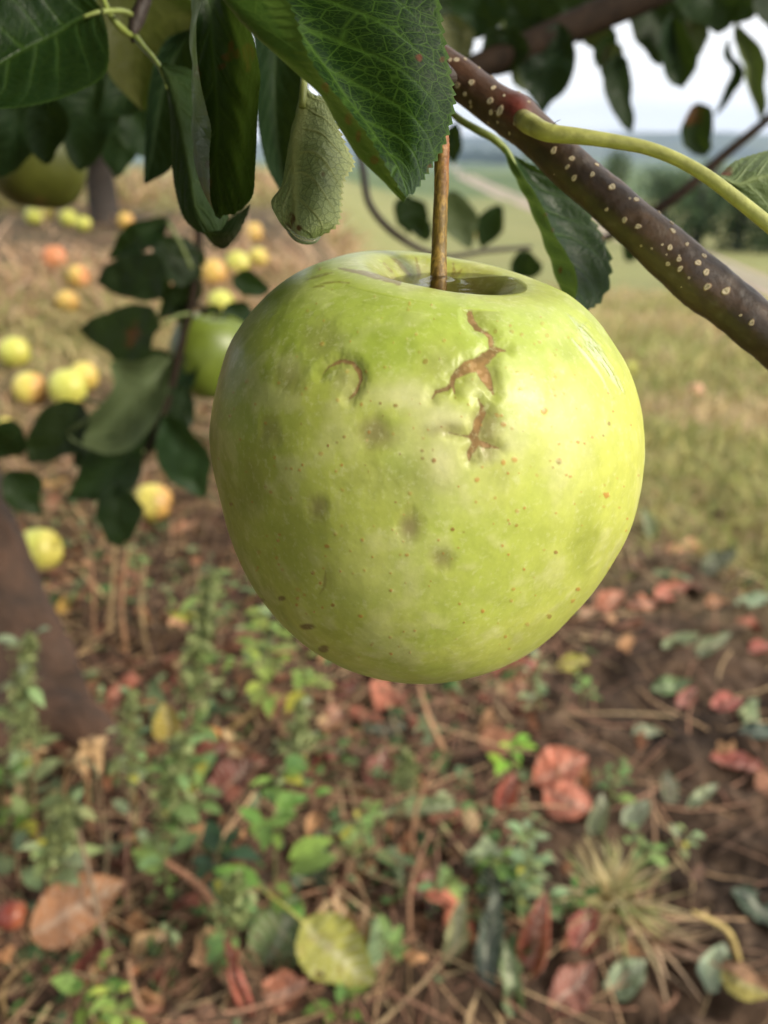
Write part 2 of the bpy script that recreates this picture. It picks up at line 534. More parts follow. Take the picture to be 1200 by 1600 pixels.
# ================================================================== THE SETTING
def meadow_mask(x, y):
    r = np.hypot(x, y); az = np.arctan2(x, y)
    n = fbm(np.stack([x * 2.2, y * 2.2, x * 0], 1), 3, 21) - .5
    right = sst(1.22, 1.62, r + n * .9)
    left = sst(1.45, 1.9, r + n * .9) * (1 - .85 * sst(2.6, 2.9, r + n) * (1 - sst(3.9, 4.6, r + n)))
    wr = sst(-.1, .06, az)
    return left * (1 - wr) + right * wr

def build_ground():
    rr = np.unique(np.r_[np.exp(np.linspace(math.log(.06), math.log(.35), 24)), np.exp(np.linspace(math.log(.35), math.log(3.2), 430)), np.exp(np.linspace(math.log(3.2), math.log(9000), 190))])
    th = np.r_[np.linspace(-.72, .72, 420), np.linspace(.72, 2 * np.pi - .72, 60)[1:-1]]
    A, Rr = np.meshgrid(th, rr)
    x = (Rr * np.sin(A)).ravel(); y = (Rr * np.cos(A)).ravel()
    z = ground_z(x, y)
    V = np.stack([x, y, z], 1)
    F = grid_faces(len(rr), len(th), True)[:, ::-1]
    # close the middle
    V = np.r_[V, [[0, 0, float(z[:len(th)].mean())]]]
    k = np.arange(len(th)); T = np.stack([k, np.full(len(th), len(V) - 1), (k + 1) % len(th)], 1)[:, ::-1]
    m, t, b, out = new_mat('ground')
    pos = nd(t, 'ShaderNodeNewGeometry').outputs['Position']
    soil = mixc(t, ramp(t, noise(t, 7, 5, .6, vec=pos), .32, .68), (.028, .017, .010), (.120, .074, .046))
    soil = mixc(t, ramp(t, noise(t, 42, 4, .6, vec=pos), .5, .72), soil, (.185, .122, .080))
    soil = mixc(t, ramp(t, noise(t, 24, 3, .6, vec=pos), .62, .72), soil, (.12, .068, .042))
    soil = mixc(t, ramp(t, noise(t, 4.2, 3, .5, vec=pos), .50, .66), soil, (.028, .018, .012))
    mead = mixc(t, ramp(t, noise(t, 3.2, 5, .65, vec=pos), .36, .64), (.250, .225, .085), (.390, .300, .150))
    mead = mixc(t, ramp(t, noise(t, .35, 3, .5, vec=pos), .45, .7), mead, (.300, .270, .105))
    mead = mixc(t, ramp(t, noise(t, 5.5, 3, .6, vec=pos), .54, .70), mead, (.31, .17, .10))
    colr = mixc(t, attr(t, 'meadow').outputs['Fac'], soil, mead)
    colr = mixc(t, mth(t, 'MULTIPLY', attr(t, 'green').outputs['Fac'], .55), colr, mixc(t, ramp(t, noise(t, .5, 4, .6, vec=pos), .35, .65), (.10, .16, .045), (.20, .24, .08)))
    colr = mixc(t, attr(t, 'far').outputs['Fac'], colr, mixc(t, ramp(t, noise(t, .012, 5, .6, vec=pos), .4, .6), (.05, .09, .025), (.13, .17, .06)))
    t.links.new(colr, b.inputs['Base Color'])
    b.inputs['Roughness'].default_value = .85
    b.inputs['Specular IOR Level'].default_value = .2
    bump(t, b, noise(t, 60, 6, .65, vec=pos), .012, .8)
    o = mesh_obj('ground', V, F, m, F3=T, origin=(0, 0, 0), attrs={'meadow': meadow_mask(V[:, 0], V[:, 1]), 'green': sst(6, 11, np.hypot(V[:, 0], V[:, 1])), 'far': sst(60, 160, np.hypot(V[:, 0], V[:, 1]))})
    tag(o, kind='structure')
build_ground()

def build_path():
    up = spline([(704, 258), (808, 303), (960, 352), (1115, 398), (1200, 432), (1330, 485)], 60)
    lo = spline([(704, 272), (805, 322), (960, 376), (1110, 418), (1200, 468), (1330, 540)], 60)
    rows = []
    for a, b in zip(up, lo):
        pa, _ = G(*a); pb, _ = G(*b)
        s = np.linspace(0, 1, 9)[:, None]
        q = pa[None] * (1 - s) + pb[None] * s
        q[:, 2] = ground_z(q[:, 0], q[:, 1]) + .02
        rows.append(q)
    V = np.array(rows)
    V[:, 1:-1, 2] += .01
    for k in (0, -1): V[:, k, 2] -= .06
    m, t, b, out = new_mat('gravel_path')
    pos = nd(t, 'ShaderNodeNewGeometry').outputs['Position']
    uvn = t.nodes.new('ShaderNodeUVMap'); uvn.uv_map = 'UVMap'
    sx = t.nodes.new('ShaderNodeSeparateXYZ'); t.links.new(uvn.outputs[0], sx.inputs[0])
    c = mixc(t, ramp(t, noise(t, 3, 5, .6, vec=pos), .3, .7), (.27, .20, .15), (.42, .33, .27))
    mid = mth(t, 'ABSOLUTE', mth(t, 'SUBTRACT', sx.outputs[1], .5))
    strip = ramp(t, mth(t, 'ADD', mid, mth(t, 'MULTIPLY', noise(t, 2, 3, .5, vec=pos), .08)), .12, .18, (1, 1, 1), (0, 0, 0))
    c = mixc(t, mth(t, 'MULTIPLY', strip, .8), c, (.12, .17, .05))
    t.links.new(c, b.inputs['Base Color']); b.inputs['Roughness'].default_value = .9
    uv = np.stack(np.meshgrid(np.linspace(0, 1, 60), np.linspace(0, 1, 9), indexing='ij'), -1).reshape(-1, 2)
    tag(mesh_obj('path', V.reshape(-1, 3), grid_faces(60, 9), m, uv=uv), kind='structure')
build_path()

def build_hills():
    n, k = 160, 14
    az = np.linspace(-1.0, 1.0, n)
    V = []
    for i, a in enumerate(az):
        h = 62 + 34 * (math.sin(a * 3.1 + 1.2) * .5 + math.sin(a * 7.7) * .28 + math.sin(a * 17 + 2) * .12) + 22 * sst(.15, .6, a)
        for j in range(k):
            s = j / (k - 1)
            d = 3000 + 1500 * s
            V.append((d * math.sin(a), d * math.cos(a), CZ - 55 + h * math.sin(min(1, s * 1.6) * math.pi / 2) - (40 * max(0, s - .7))))
    V = np.array(V)
    V[:, 2] += (fbm(V / 260, 4, 5) - .5) * 22
    m, t, b, out = new_mat('wooded_hills')
    pos = nd(t, 'ShaderNodeNewGeometry').outputs['Position']
    c = mixc(t, ramp(t, noise(t, .004, 5, .6, vec=pos), .4, .6), (.03, .05, .03), (.10, .12, .06))
    t.links.new(c, b.inputs['Base Color']); b.inputs['Roughness'].default_value = .9
    tag(mesh_obj('hills', V, grid_faces(n, k)[:, ::-1], m), kind='structure')
build_hills()

# ================================================================== THE HANGING APPLE
AC = P(667, 735, .165)              # centre of the fruit
APR = .0433

OUTLINE = np.array([
 (560,393),(583,391),(602,391),(645,393),(676,396),(702,402),(744,410),(787,420),(829,434),(862,447),(887,458),(903,470),(920,487),(937,503),(953,528),(970,553),(987,587),(998,618),(1003,640),
 (1007,677),(1007,724),(999,778),(984,832),(953,887),(919,935),(894,962),(878,979),(862,995),(845,1009),(825,1022),(780,1045),(720,1063),(660,1069.5),(600,1063),(540,1045),(480,1012),(420,952),(404,932),(378,886),(359,838),(348,796),(342,772),(335,748),(330,715),
 (326,684),(331,640),(344,580),(356,540),(371,516),(393,486),(413,464),(442,440),(470,422),(498,411),(527,401),(545,396)], float)

def polyline_dist(x, y, pts):
    """distance to a polyline minus its half width (pts are x, y, full width)"""
    best = np.full(len(x), 1e9)
    for (x0, y0, w0), (x1, y1, w1) in zip(pts[:-1], pts[1:]):
        dx, dy = x1 - x0, y1 - y0
        t = np.clip(((x - x0) * dx + (y - y0) * dy) / (dx * dx + dy * dy), 0, 1)
        best = np.minimum(best, np.hypot(x - x0 - t * dx, y - y0 - t * dy) - .5 * (w0 + t * (w1 - w0)))
    return best

def apple_profile(t):
    pr = spline([(0, .70), (.05, .71), (.11, .745), (.18, .81), (.25, .885), (.34, .935), (.47, .925), (.64, .845), (.80, .69), (.92, .46), (.985, .21), (1.0, -.03), (.975, -.27), (.90, -.50), (.78, -.70), (.64, -.84), (.50, -.91), (.37, -.91), (.25, -.85), (.12, -.77), (0, -.75)], 400)
    # finer steps on the outer flesh that is seen close to
    return np.interp(t, np.linspace(0, 1, 400), pr[:, 0]), np.interp(t, np.linspace(0, 1, 400), pr[:, 1])

WATER_Z = None
def build_apple():
    global WATER_Z
    nt_, nph = 720, 1000
    t = np.linspace(0, 1, nt_)
    s = np.linspace(-np.pi, np.pi, nph, endpoint=False)
    phi = s - .45 * np.sin(s)                    # denser towards the eye
    rho, zz = apple_profile(t)
    PH, RHO = np.meshgrid(phi, rho)
    _, ZZ = np.meshgrid(phi, zz)
    X = RHO * np.sin(PH); Y = -RHO * np.cos(PH)
    # gentle ribs and lumps
    five = 1 + .018 * np.cos(5 * PH + .8) * np.clip(-ZZ + .3, 0, 1.2) + .012 * np.cos(3 * PH + 2)
    V = np.stack([X * five, Y * five, ZZ], -1).reshape(-1, 3)
    V = V * (1 + .030 * (fbm(V * 1.7 + 4, 2, 31) - .5)[:, None])
    # tilt: the far and left shoulders stand higher
    a = R(3.2)
    Rx = np.array([[1, 0, 0], [0, math.cos(a), -math.sin(a)], [0, math.sin(a), math.cos(a)]])
    b_ = R(3.5)
    Ry = np.array([[math.cos(b_), 0, math.sin(b_)], [0, 1, 0], [-math.sin(b_), 0, math.cos(b_)]])
    V = (V @ Rx.T) @ Ry.T
    V = AC + V * APR
    # bring the outline to the photographed one, as a stretch of the whole body across the view axis
    c0 = np.array([667.0, 735.0])
    ot = np.arctan2(OUTLINE[:, 1] - c0[1], OUTLINE[:, 0] - c0[0]); orr = np.hypot(OUTLINE[:, 0] - c0[0], OUTLINE[:, 1] - c0[1])
    k = np.argsort(ot); ot, orr = ot[k], orr[k]
    bins = np.linspace(-np.pi, np.pi, 361); bc = .5 * (bins[1:] + bins[:-1])
    tgt = np.interp(bc, np.r_[ot[-1] - 2 * np.pi, ot, ot[0] + 2 * np.pi], np.r_[orr[-1], orr, orr[0]])
    g_ = np.exp(-np.linspace(-2, 2, 13) ** 2); g_ /= g_.sum(); tgt = np.convolve(np.r_[tgt[-6:], tgt, tgt[:6]], g_, 'valid')
    for it in range(7):
        x, y, d = proj(V)
        al = np.arctan2(y - c0[1], x - c0[0]); ra = np.hypot(x - c0[0], y - c0[1])
        mxr = np.zeros(360); np.maximum.at(mxr, np.clip(((al + np.pi) / (2 * np.pi) * 360).astype(int), 0, 359), ra)
        ratio = tgt / mxr
        if it < 7:
            ker = np.ones(9) / 9; ratio = np.convolve(np.r_[ratio[-4:], ratio, ratio[:4]], ker, 'valid')
        else:
            ker = np.array([1, 2, 1]) / 4; ratio = np.convolve(np.r_[ratio[-1:], ratio, ratio[:1]], ker, 'valid')
        rv = np.interp(al, np.r_[bc[-1] - 2 * np.pi, bc, bc[0] + 2 * np.pi], np.r_[ratio[-1], ratio, ratio[0]])
        wgt = sst(.25, .9, ra / 340)
        f = (1 + (rv - 1) * wgt)[:, None]
        q = V - CAMP
        dd = (q @ FW)[:, None]
        ctr = CAMP + FW * dd + (RT * (c0[0] - 600) / FPX) * dd + (UP * (800 - c0[1]) / FPX) * dd
        V = ctr + (V - ctr) * f
    # normals
    Vg = V.reshape(nt_, nph, 3)
    du = np.gradient(Vg, axis=0); dv = np.roll(Vg, -1, 1) - np.roll(Vg, 1, 1)
    N = np.cross(du, dv); N /= np.linalg.norm(N, axis=2)[..., None] + 1e-12
    N = N.reshape(-1, 3)
    if ((V - AC) * N).sum(1).mean() < 0: N = -N
    x, y, d = proj(V)
    front = ((V - CAMP) * N).sum(1) < 0
    tt = np.repeat(t, nph)
    outer = front & (tt > .18) & (d < .19)
    p3 = (V - AC) / APR
    n1 = fbm(p3 * 3.0, 4, 41); n2 = fbm(p3 * 9, 4, 51); n3 = fbm(p3 * np.array([22, 22, 9]), 3, 61); n4 = vn(p3 * 60, 71)
    # ---------------- skin colour, with glossy sheen painted in near the scars
    green = np.array([.33, .40, .055]); mid = np.array([.45, .53, .098]); yel = np.array([.60, .62, .14]); pale = np.array([.70, .69, .34])
    def mixv(a, b, f): return a * (1 - f[:, None]) + b * f[:, None]
    C = np.broadcast_to(mid, V.shape).copy()
    C = mixv(C, green, sst(.50, .68, n1) * .75)
    C = mixv(C, yel, sst(.50, .64, fbm(p3 * 2.3 + 7, 3, 81)) * .35)
    C = mixv(C, yel, sst(.0, .85, p3[:, 0]) * .65)            # yellower towards the right side
    C = mixv(C, green * .9, sst(.35, 1.0, -p3[:, 0]) * .45)
    C = mixv(C, pale, sst(.50, .72, n2) * .32)
    C = mixv(C, pale, sst(.62, .8, n3) * .20 * sst(.25, -.6, p3[:, 2]))
    C = mixv(C, pale, sst(.80, .97, n4) * .18)
    def blob(bx, by, rx, ry=None, soft=.9, nz_=.6):
        dd = np.hypot((x - bx) / rx, (y - by) / (ry or rx)) + (n2 - .5) * nz_ + (n3 - .5) * .4
        return (1 - sst(1 - soft, 1.15, dd)) * outer
    for bx, by, rx, ry, f in ((630, 615, 75, 34, .8), (690, 655, 60, 36, .8), (735, 700, 55, 50, .35), (690, 720, 38, 55, .75), (800, 690, 40, 60, .35), (640, 690, 40, 40, .25), (900, 640, 60, 90, .3), (700, 770, 120, 60, .2), (600, 900, 130, 90, .18), (880, 700, 50, 130, .3)):
        C = mixv(C, pale, blob(bx, by, rx, ry) * f)  # pale skin patches and, by the scars, painted-in glossy sheen
    # bruises
    dent = np.zeros(len(V))
    br = np.array([.27, .235, .095]); brg = np.array([.30, .31, .085])
    for bx, by, rx, ry, f in ((542, 590, 32, 34, .55), (453, 588, 32, 40, .50), (508, 528, 38, 45, .55), (585, 675, 36, 30, .75), (640, 824, 24, 32, .85), (690, 872, 24, 22, .70), (496, 793, 22, 24, .70), (690, 566, 42, 34, .50), (423, 678, 24, 34, .45), (888, 545, 30, 26, .35), (765, 585, 26, 36, .65), (762, 668, 26, 44, .75), (690, 672, 40, 16, .55), (736, 596, 32, 18, .45), (755, 495, 30, 28, .5), (560, 740, 40, 40, .3), (640, 745, 60, 40, .25), (780, 745, 26, 26, .3), (760, 710, 26, 20, .6), (390, 760, 30, 60, .3)):
        g = blob(bx, by, rx * 1.15, ry * 1.15)
        C = mixv(C, br if f > .4 else brg, np.clip(g * f * 1.1, 0, 1)); dent += g * f * .00030
    for bx, by, rx, ry, f in ((915, 832, 34, 62, .42), (905, 880, 26, 40, .35), (620, 480, 60, 40, .4), (640, 780, 70, 50, .35), (470, 860, 60, 80, .3), (430, 470, 45, 26, .55), (560, 450, 60, 20, .3)):
        g = blob(bx, by, rx, ry)
        C = mixv(C, np.array([.27, .32, .05]), g * f); dent += g * f * .00015
    # cracks
    cracks = [
     [(741, 474, .5), (735, 486, 4), (738, 498, 6), (747, 510, 5), (762, 517, 3), (768, 525, 3.5), (769, 543, 4.5)],
     [(791, 546, 1), (782, 545, 4), (773, 546, 8), (761, 555, 10), (749, 565, 11), (733, 571, 11), (719, 579, 9), (709, 588, 6), (707, 600, 5), (698, 606, 4), (682, 611, 4), (675, 622, .5)],
     [(752, 570, 9), (762, 588, 8), (770, 607, 4), (773, 615, .5)],
     [(708, 602, 4), (711, 614, .5)],
     [(748, 622, .5), (755, 635, 4), (755, 646, 6), (749, 658, 7), (745, 672, 7), (740, 681, 9), (745, 692, 7), (735, 708, 6), (734, 719, 1)],
     [(702, 676, .5), (719, 680, 2), (735, 682, 5)],
     [(745, 692, 5), (762, 696, 4), (781, 701, .5)],
     [(502, 584, .5), (513, 571, 3), (533, 561, 3.5), (550, 565, 5), (561, 579, 6), (563, 592, 5), (556, 610, 2.5), (545, 622, .5)],
     [(508, 893, .5), (507, 905, 4), (505, 920, 3), (498, 930, .5)],
    ]
    crk = np.zeros(len(V)); edge = np.zeros(len(V))
    box = outer & (x > 470) & (x < 820) & (y > 440) & (y < 960)
    ib = np.nonzero(box)[0]
    wob = (n3[ib] - .5) * 5 + (vn(p3[ib] * 90, 5) - .5) * 1.6
    for k_, c in enumerate(cracks):
        dd = polyline_dist(x[ib], y[ib], [(a_, b_, w_ * (1.1 if k_ == 7 else 1.8) + .8) for a_, b_, w_ in c]) + wob
        g = 1 - sst(-1.6, 1.6, dd); e = 1 - sst(-4, 18, dd)
        if k_ == 8: g = g * .4; e = e * .3
        crk[ib] = np.maximum(crk[ib], g); edge[ib] = np.maximum(edge[ib], e)
    C = mixv(C, np.array([.25, .235, .06]), edge * .5)
    cc = mixv(np.broadcast_to(np.array([.25, .135, .046]), V.shape), np.array([.36, .21, .095]), sst(.5, .75, vn(p3 * 75, 15)))
    cc = mixv(cc, np.array([.12, .05, .018]), sst(.45, .7, n3) * .7)
    cc = mixv(cc, np.array([.10, .042, .014]), sst(.15, .6, crk) * (1 - sst(.6, .98, crk)) * .8)
    C = mixv(C, cc * (.85 + .5 * vn(p3 * 28, 44))[:, None], crk * .86)
    dent += edge * .0005
    # the flap on the right of each crack stands a little proud
    # russet dots
    dots = [(665, 564, 4.5, .9), (615, 535, 3, .7), (694, 532, 3.5, .7), (618, 634, 4, .8), (538, 683, 3.5, .8), (678, 719, 5, .9), (850, 642, 6, .9), (775, 516, 3.5, .6), (803, 718, 6, .8), (786, 722, 4.5, .8), (872, 721, 6, .8), (708, 827, 4, .9), (948, 773, 6, 1.2), (951, 662, 3.5, .7), (867, 589, 4, .6), (881, 615, 4, .6), (813, 610, 4, .8), (808, 582, 4, .6), (800, 518, 4, .7), (815, 523, 4, .7), (843, 535, 4, .7), (906, 541, 4, .5), (855, 524, 4, .6), (500, 420, 3, .7), (715, 470, 8, .9), (640, 474, 4, .7), (565, 632, 3, .8), (414, 661, 3.5, .8), (430, 715, 3, .7), (525, 736, 3, .7), (500, 912, 3, .9), (465, 935, 3, .8)]
    r2 = np.random.default_rng(3)
    for _ in range(240):
        an = r2.uniform(0, 2 * np.pi); q = math.sqrt(r2.uniform(0, 1))
        dots.append((667 + 335 * q * math.cos(an), 740 + 325 * q * math.sin(an), r2.choice([1.9, 2.4, 2.9, 3.5, 4.4], p=[.28, .3, .22, .14, .06]), r2.uniform(.35, .95)))
    dmask = np.zeros(len(V))
    io = np.nonzero(outer)[0]; xo, yo = x[io], y[io]
    order = np.argsort(yo); ys = yo[order]
    for (bx, by, r_, f) in dots:
        l0, l1 = np.searchsorted(ys, [by - r_ * 1.8, by + r_ * 1.8])
        sub = order[l0:l1]; sub = sub[np.abs(xo[sub] - bx) < r_ * 1.8]
        if len(sub) == 0: continue
        gi = io[sub]
        dd = np.hypot(xo[sub] - bx, (yo[sub] - by) * 1.1) / r_ + (n4[gi] - .5) * .9
        dmask[gi] = np.maximum(dmask[gi], (1 - sst(.55, 1.1, dd)) * f)
    dc = mixv(np.broadcast_to(np.array([.50, .235, .050]), V.shape), np.array([.24, .085, .02]), sst(.62, .8, vn(p3 * 14, 25)))
    C = mixv(C, dc, np.clip(dmask, 0, 1) * .85)
    dent -= dmask * .00006
    # brown marks low on the left and russet streaks in the stem hollow
    for bx, by, rx, ry in ((480, 979, 13, 6), (505, 1014, 9, 6), (440, 935, 7, 5), (409, 938, 6, 4)):
        C = mixv(C, np.array([.14, .085, .02]), blob(bx, by, rx, ry, .5, .9) * .8)
    streaks = [[(528, 419, 1), (560, 425, 5), (590, 433, 7), (622, 440, 9)], [(610, 402, 1), (622, 410, 4), (632, 420, 5), (640, 430, 6)], [(650, 403, 1), (653, 415, 3.5), (655, 428, 4)], [(708, 412, 1), (710, 424, 4), (706, 432, 5)], [(722, 420, 1), (712, 431, 3)], [(600, 412, 1), (612, 424, 3)], [(480, 437, 1), (500, 431, 3), (520, 426, 1)], [(500, 443, 1), (530, 440, 2), (545, 442, 1)], [(490, 449, 2), (500, 447, 5), (507, 448, 2)]]
    hol = front & (y < 470) & (d < .20)
    ih = np.nonzero(hol)[0]; st_ = np.zeros(len(V))
    for c in streaks:
        st_[ih] = np.maximum(st_[ih], 1 - sst(-1, 2.5, polyline_dist(x[ih], y[ih], c) + (n3[ih] - .5) * 6))
    C = mixv(C, np.array([.20, .13, .025]), st_ * .85)
    hollow = 1 - sst(.05, .19, tt + (n3 - .5) * .08)
    C = mixv(C, np.array([.30, .27, .06]), hollow * sst(.35, .65, n3 + .2) * .8)
    C = mixv(C, np.array([.13, .09, .025]), (1 - sst(.008, .045, tt)) * .7)
    C = mixv(C, np.array([.36, .50, .075]), sst(.14, .20, tt) * (1 - sst(.24, .34, tt)) * .35 * (1 - crk))
    # wet skin
    wet = np.zeros(len(V))
    wn = fbm(np.stack([x / 26 - y / 26, (x + y) / 300, x * 0], 1) * 1.0, 3, 91)
    wp = [[(882, 482, 4), (908, 507, 16), (936, 539, 18), (957, 569, 10), (979, 606, 7), (990, 636, 3)]]
    wp = [[(888, 492, 2), (906, 516, 24), (930, 545, 36), (952, 578, 26), (972, 612, 12), (990, 650, 1)]]
    for c in wp: wet = np.maximum(wet, (1 - sst(-6, 5, polyline_dist(x, y, c) + (wn - .5) * 40)) * outer)
    wet = np.maximum(wet, (1 - sst(-2, 2, polyline_dist(x, y, [(893, 530, 3), (920, 562, 7), (941, 592, 5), (956, 622, 1)]) + (wn - .5) * 6)) * outer)
    wet = np.maximum(wet, .22 * sst(.15, .11, tt + (wn - .5) * .06))
    rdg0 = polyline_dist(x, y, [(886, 489, 0), (911, 512, 0), (938, 544, 0), (958, 574, 0), (979, 611, 0), (990, 640, 0)]) + (wn - .5) * 10
    rdg2 = polyline_dist(x, y, [(893, 530, 0), (920, 560, 0), (941, 588, 0), (958, 620, 0)]) + (wn - .5) * 5
    film = .00014 * np.exp(-(rdg2 / 3.2) ** 2)
    for kf in range(1, 7):
        ox, oy = 5.2 * kf - 4, -3.6 * kf + 2
        ln_ = [(893 + ox * .8, 524 + oy, 0), (920 + ox, 556 + oy, 0), (943 + ox, 590 + oy, 0), (960 + ox * .9, 624 + oy, 0)]
        dl = polyline_dist(x, y, ln_) + (wn - .5) * 7
        brk = sst(.38, .55, vn(np.stack([(x + y) / 17.0, x * 0 + kf * 3.7, x * 0], 1), 60 + kf))
        film = np.maximum(film, .00015 * np.exp(-(dl / 2.6) ** 2) * brk)
    V = V + N * (film * outer)[:, None]
    V2 = V - N * dent[:, None]
    V2 += N * ((n3 - .5) * .00005 + (n2 - .5) * .00022)[:, None] * (tt > .2)[:, None]
    m, tr, b, out = new_mat('apple_skin')
    base = attr(tr, 'skin').outputs['Color']
    fl = ramp(tr, noise(tr, 700, 4, .65), .54, .70)
    fl2 = ramp(tr, noise(tr, 260, 4, .65), .35, .7, (.90, .90, .90), (1.08, 1.07, 1.10))
    c = mixc(tr, 1.0, base, fl2, 'MULTIPLY')
    c = mixc(tr, mth(tr, 'MULTIPLY', fl, .34), c, (.68, .70, .36))
    tr.links.new(c, b.inputs['Base Color'])
    wv = attr(tr, 'wet').outputs['Fac']
    rmix = tr.nodes.new('ShaderNodeMapRange'); rmix.inputs['To Min'].default_value = .35; rmix.inputs['To Max'].default_value = .8
    tr.links.new(attr(tr, 'crack').outputs['Fac'], rmix.inputs['Value']); tr.links.new(rmix.outputs[0], b.inputs['Roughness'])
    b.inputs['Specular IOR Level'].default_value = .34
    b.inputs['Subsurface Weight'].default_value = .12
    b.inputs['Subsurface Radius'].default_value = (.004, .004, .0015)
    b.inputs['Subsurface Scale'].default_value = .6
    tr.links.new(wv, b.inputs['Coat Weight'])
    b.inputs['Coat Roughness'].default_value = .07
    cbn = tr.nodes.new('ShaderNodeBump'); cbn.inputs['Distance'].default_value = .0003; cbn.inputs['Strength'].default_value = 1.0
    tr.links.new(noise(tr, 420, 3, .6), cbn.inputs['Height']); tr.links.new(cbn.outputs[0], b.inputs['Coat Normal'])
    b.inputs['Coat IOR'].default_value = 3.4
    bump(tr, b, noise(tr, 1400, 3, .6), .00004, .5)
    F = grid_faces(nt_, nph, True)
    A = empty('apple', (AC[0], AC[1], float(V2[:, 2].min())), 'large bruised green apple with brown cracks hanging by its stem in front of the branch', 'apple')
    o = mesh_obj('skin', V2, F, m, A, colors={'skin': C}, attrs={'wet': wet, 'crack': crk})
    # make sure the faces look outwards
    me = o.data
    pn = me.polygons[len(me.polygons) // 2]
    if pn.normal.dot(pn.center + o.location + A.location - Vector(AC)) < 0: me.flip_normals()
    # ---- stem
    foot = AC + np.array([0.0022, 0.0, .0355])
    f0 = P(685, 458, .1505)
    pts = [f0 + np.array([0, 0, -.004]), f0, P(686, 400, .151), P(688, 330, .1495), P(690, 270, .148), P(690, 225, .147), P(684, 165, .1485), P(688, 118, .158)]
    V, F, T, uv, cc_, *_ = tube_np(pts, [.00175, .00158, .00138, .00135, .00138, .00150, .0016, .0017], 260, 40)
    axn = np.gradient(cc_, axis=0)
    rel = V[:-2].reshape(260, 40, 3) - cc_[:, None]
    u = np.linspace(0, 1, 260)[:, None]
    ang = np.linspace(0, 2 * np.pi, 40, endpoint=False)[None]
    rings = np.maximum(0, np.sin(u * 330 + np.sin(ang * 2) * .8)) ** 3 * .05 * sst(.45, .6, u) + (fbm(np.stack([(u * 30 + ang * 0).ravel(), (ang * 2 + u * 0).ravel(), (u * 0 + ang * 0).ravel()], 1), 3, 8).reshape(260, 40) - .5) * .14
    V[:-2] = (cc_[:, None] + rel * (1 + rings[..., None])).reshape(-1, 3)
    nn = fbm(np.stack([V[:, 0] * 2600, V[:, 1] * 2600, V[:, 2] * 500], 1), 3, 17)
    uu = uv[:, 0]
    xs, ys_, _ = proj(V)
    cx = np.interp(ys_, [100, 235, 330, 400, 470], [700, 690, 688, 686, 685])
    side = sst(-4, 9, xs - cx)
    Cs = mixv(np.broadcast_to(np.array([.155, .100, .020]), V.shape), np.array([.33, .21, .040]), sst(.4, .65, nn))
    Cs = mixv(Cs, np.array([.13, .055, .015]), (1 - sst(.02, .2, uu)) * .75)
    Cs = mixv(Cs, np.array([.36, .10, .04]), side * sst(.3, .6, uu) * .6)
    Cs = mixv(Cs, np.array([.10, .05, .02]), (rings.mean() * 0 + sst(.6, .75, vn(V * 1500, 3))) * .35)
    mesh_obj('stem', V, F, tint_material('apple_stem', .5, 0, 900, .2, .45, .0001), A, F3=T, colors={'tint': Cs})
    # ---- sepals at the flower end
    mb = MB()
    cb = AC + np.array([.002, .001, -.75 * APR])
    for k in range(5):
        an = k * 2 * math.pi / 5
        dirv = np.array([math.cos(an), math.sin(an), -.7])
        side_ = np.array([-math.sin(an), math.cos(an), 0])
        mb.add([cb + side_ * .0015, cb - side_ * .0015, cb + dirv * .004 + side_ * .0008, cb + dirv * .004 - side_ * .0008, cb + dirv * .006], [[0, 1, 3, 2]], [[2, 3, 4]], (.10, .07, .03))
    mb.build('calyx', M_DRY, A)
    return A, V2, tt, f0

A_APPLE, APV, APT, STEM_FOOT = build_apple()

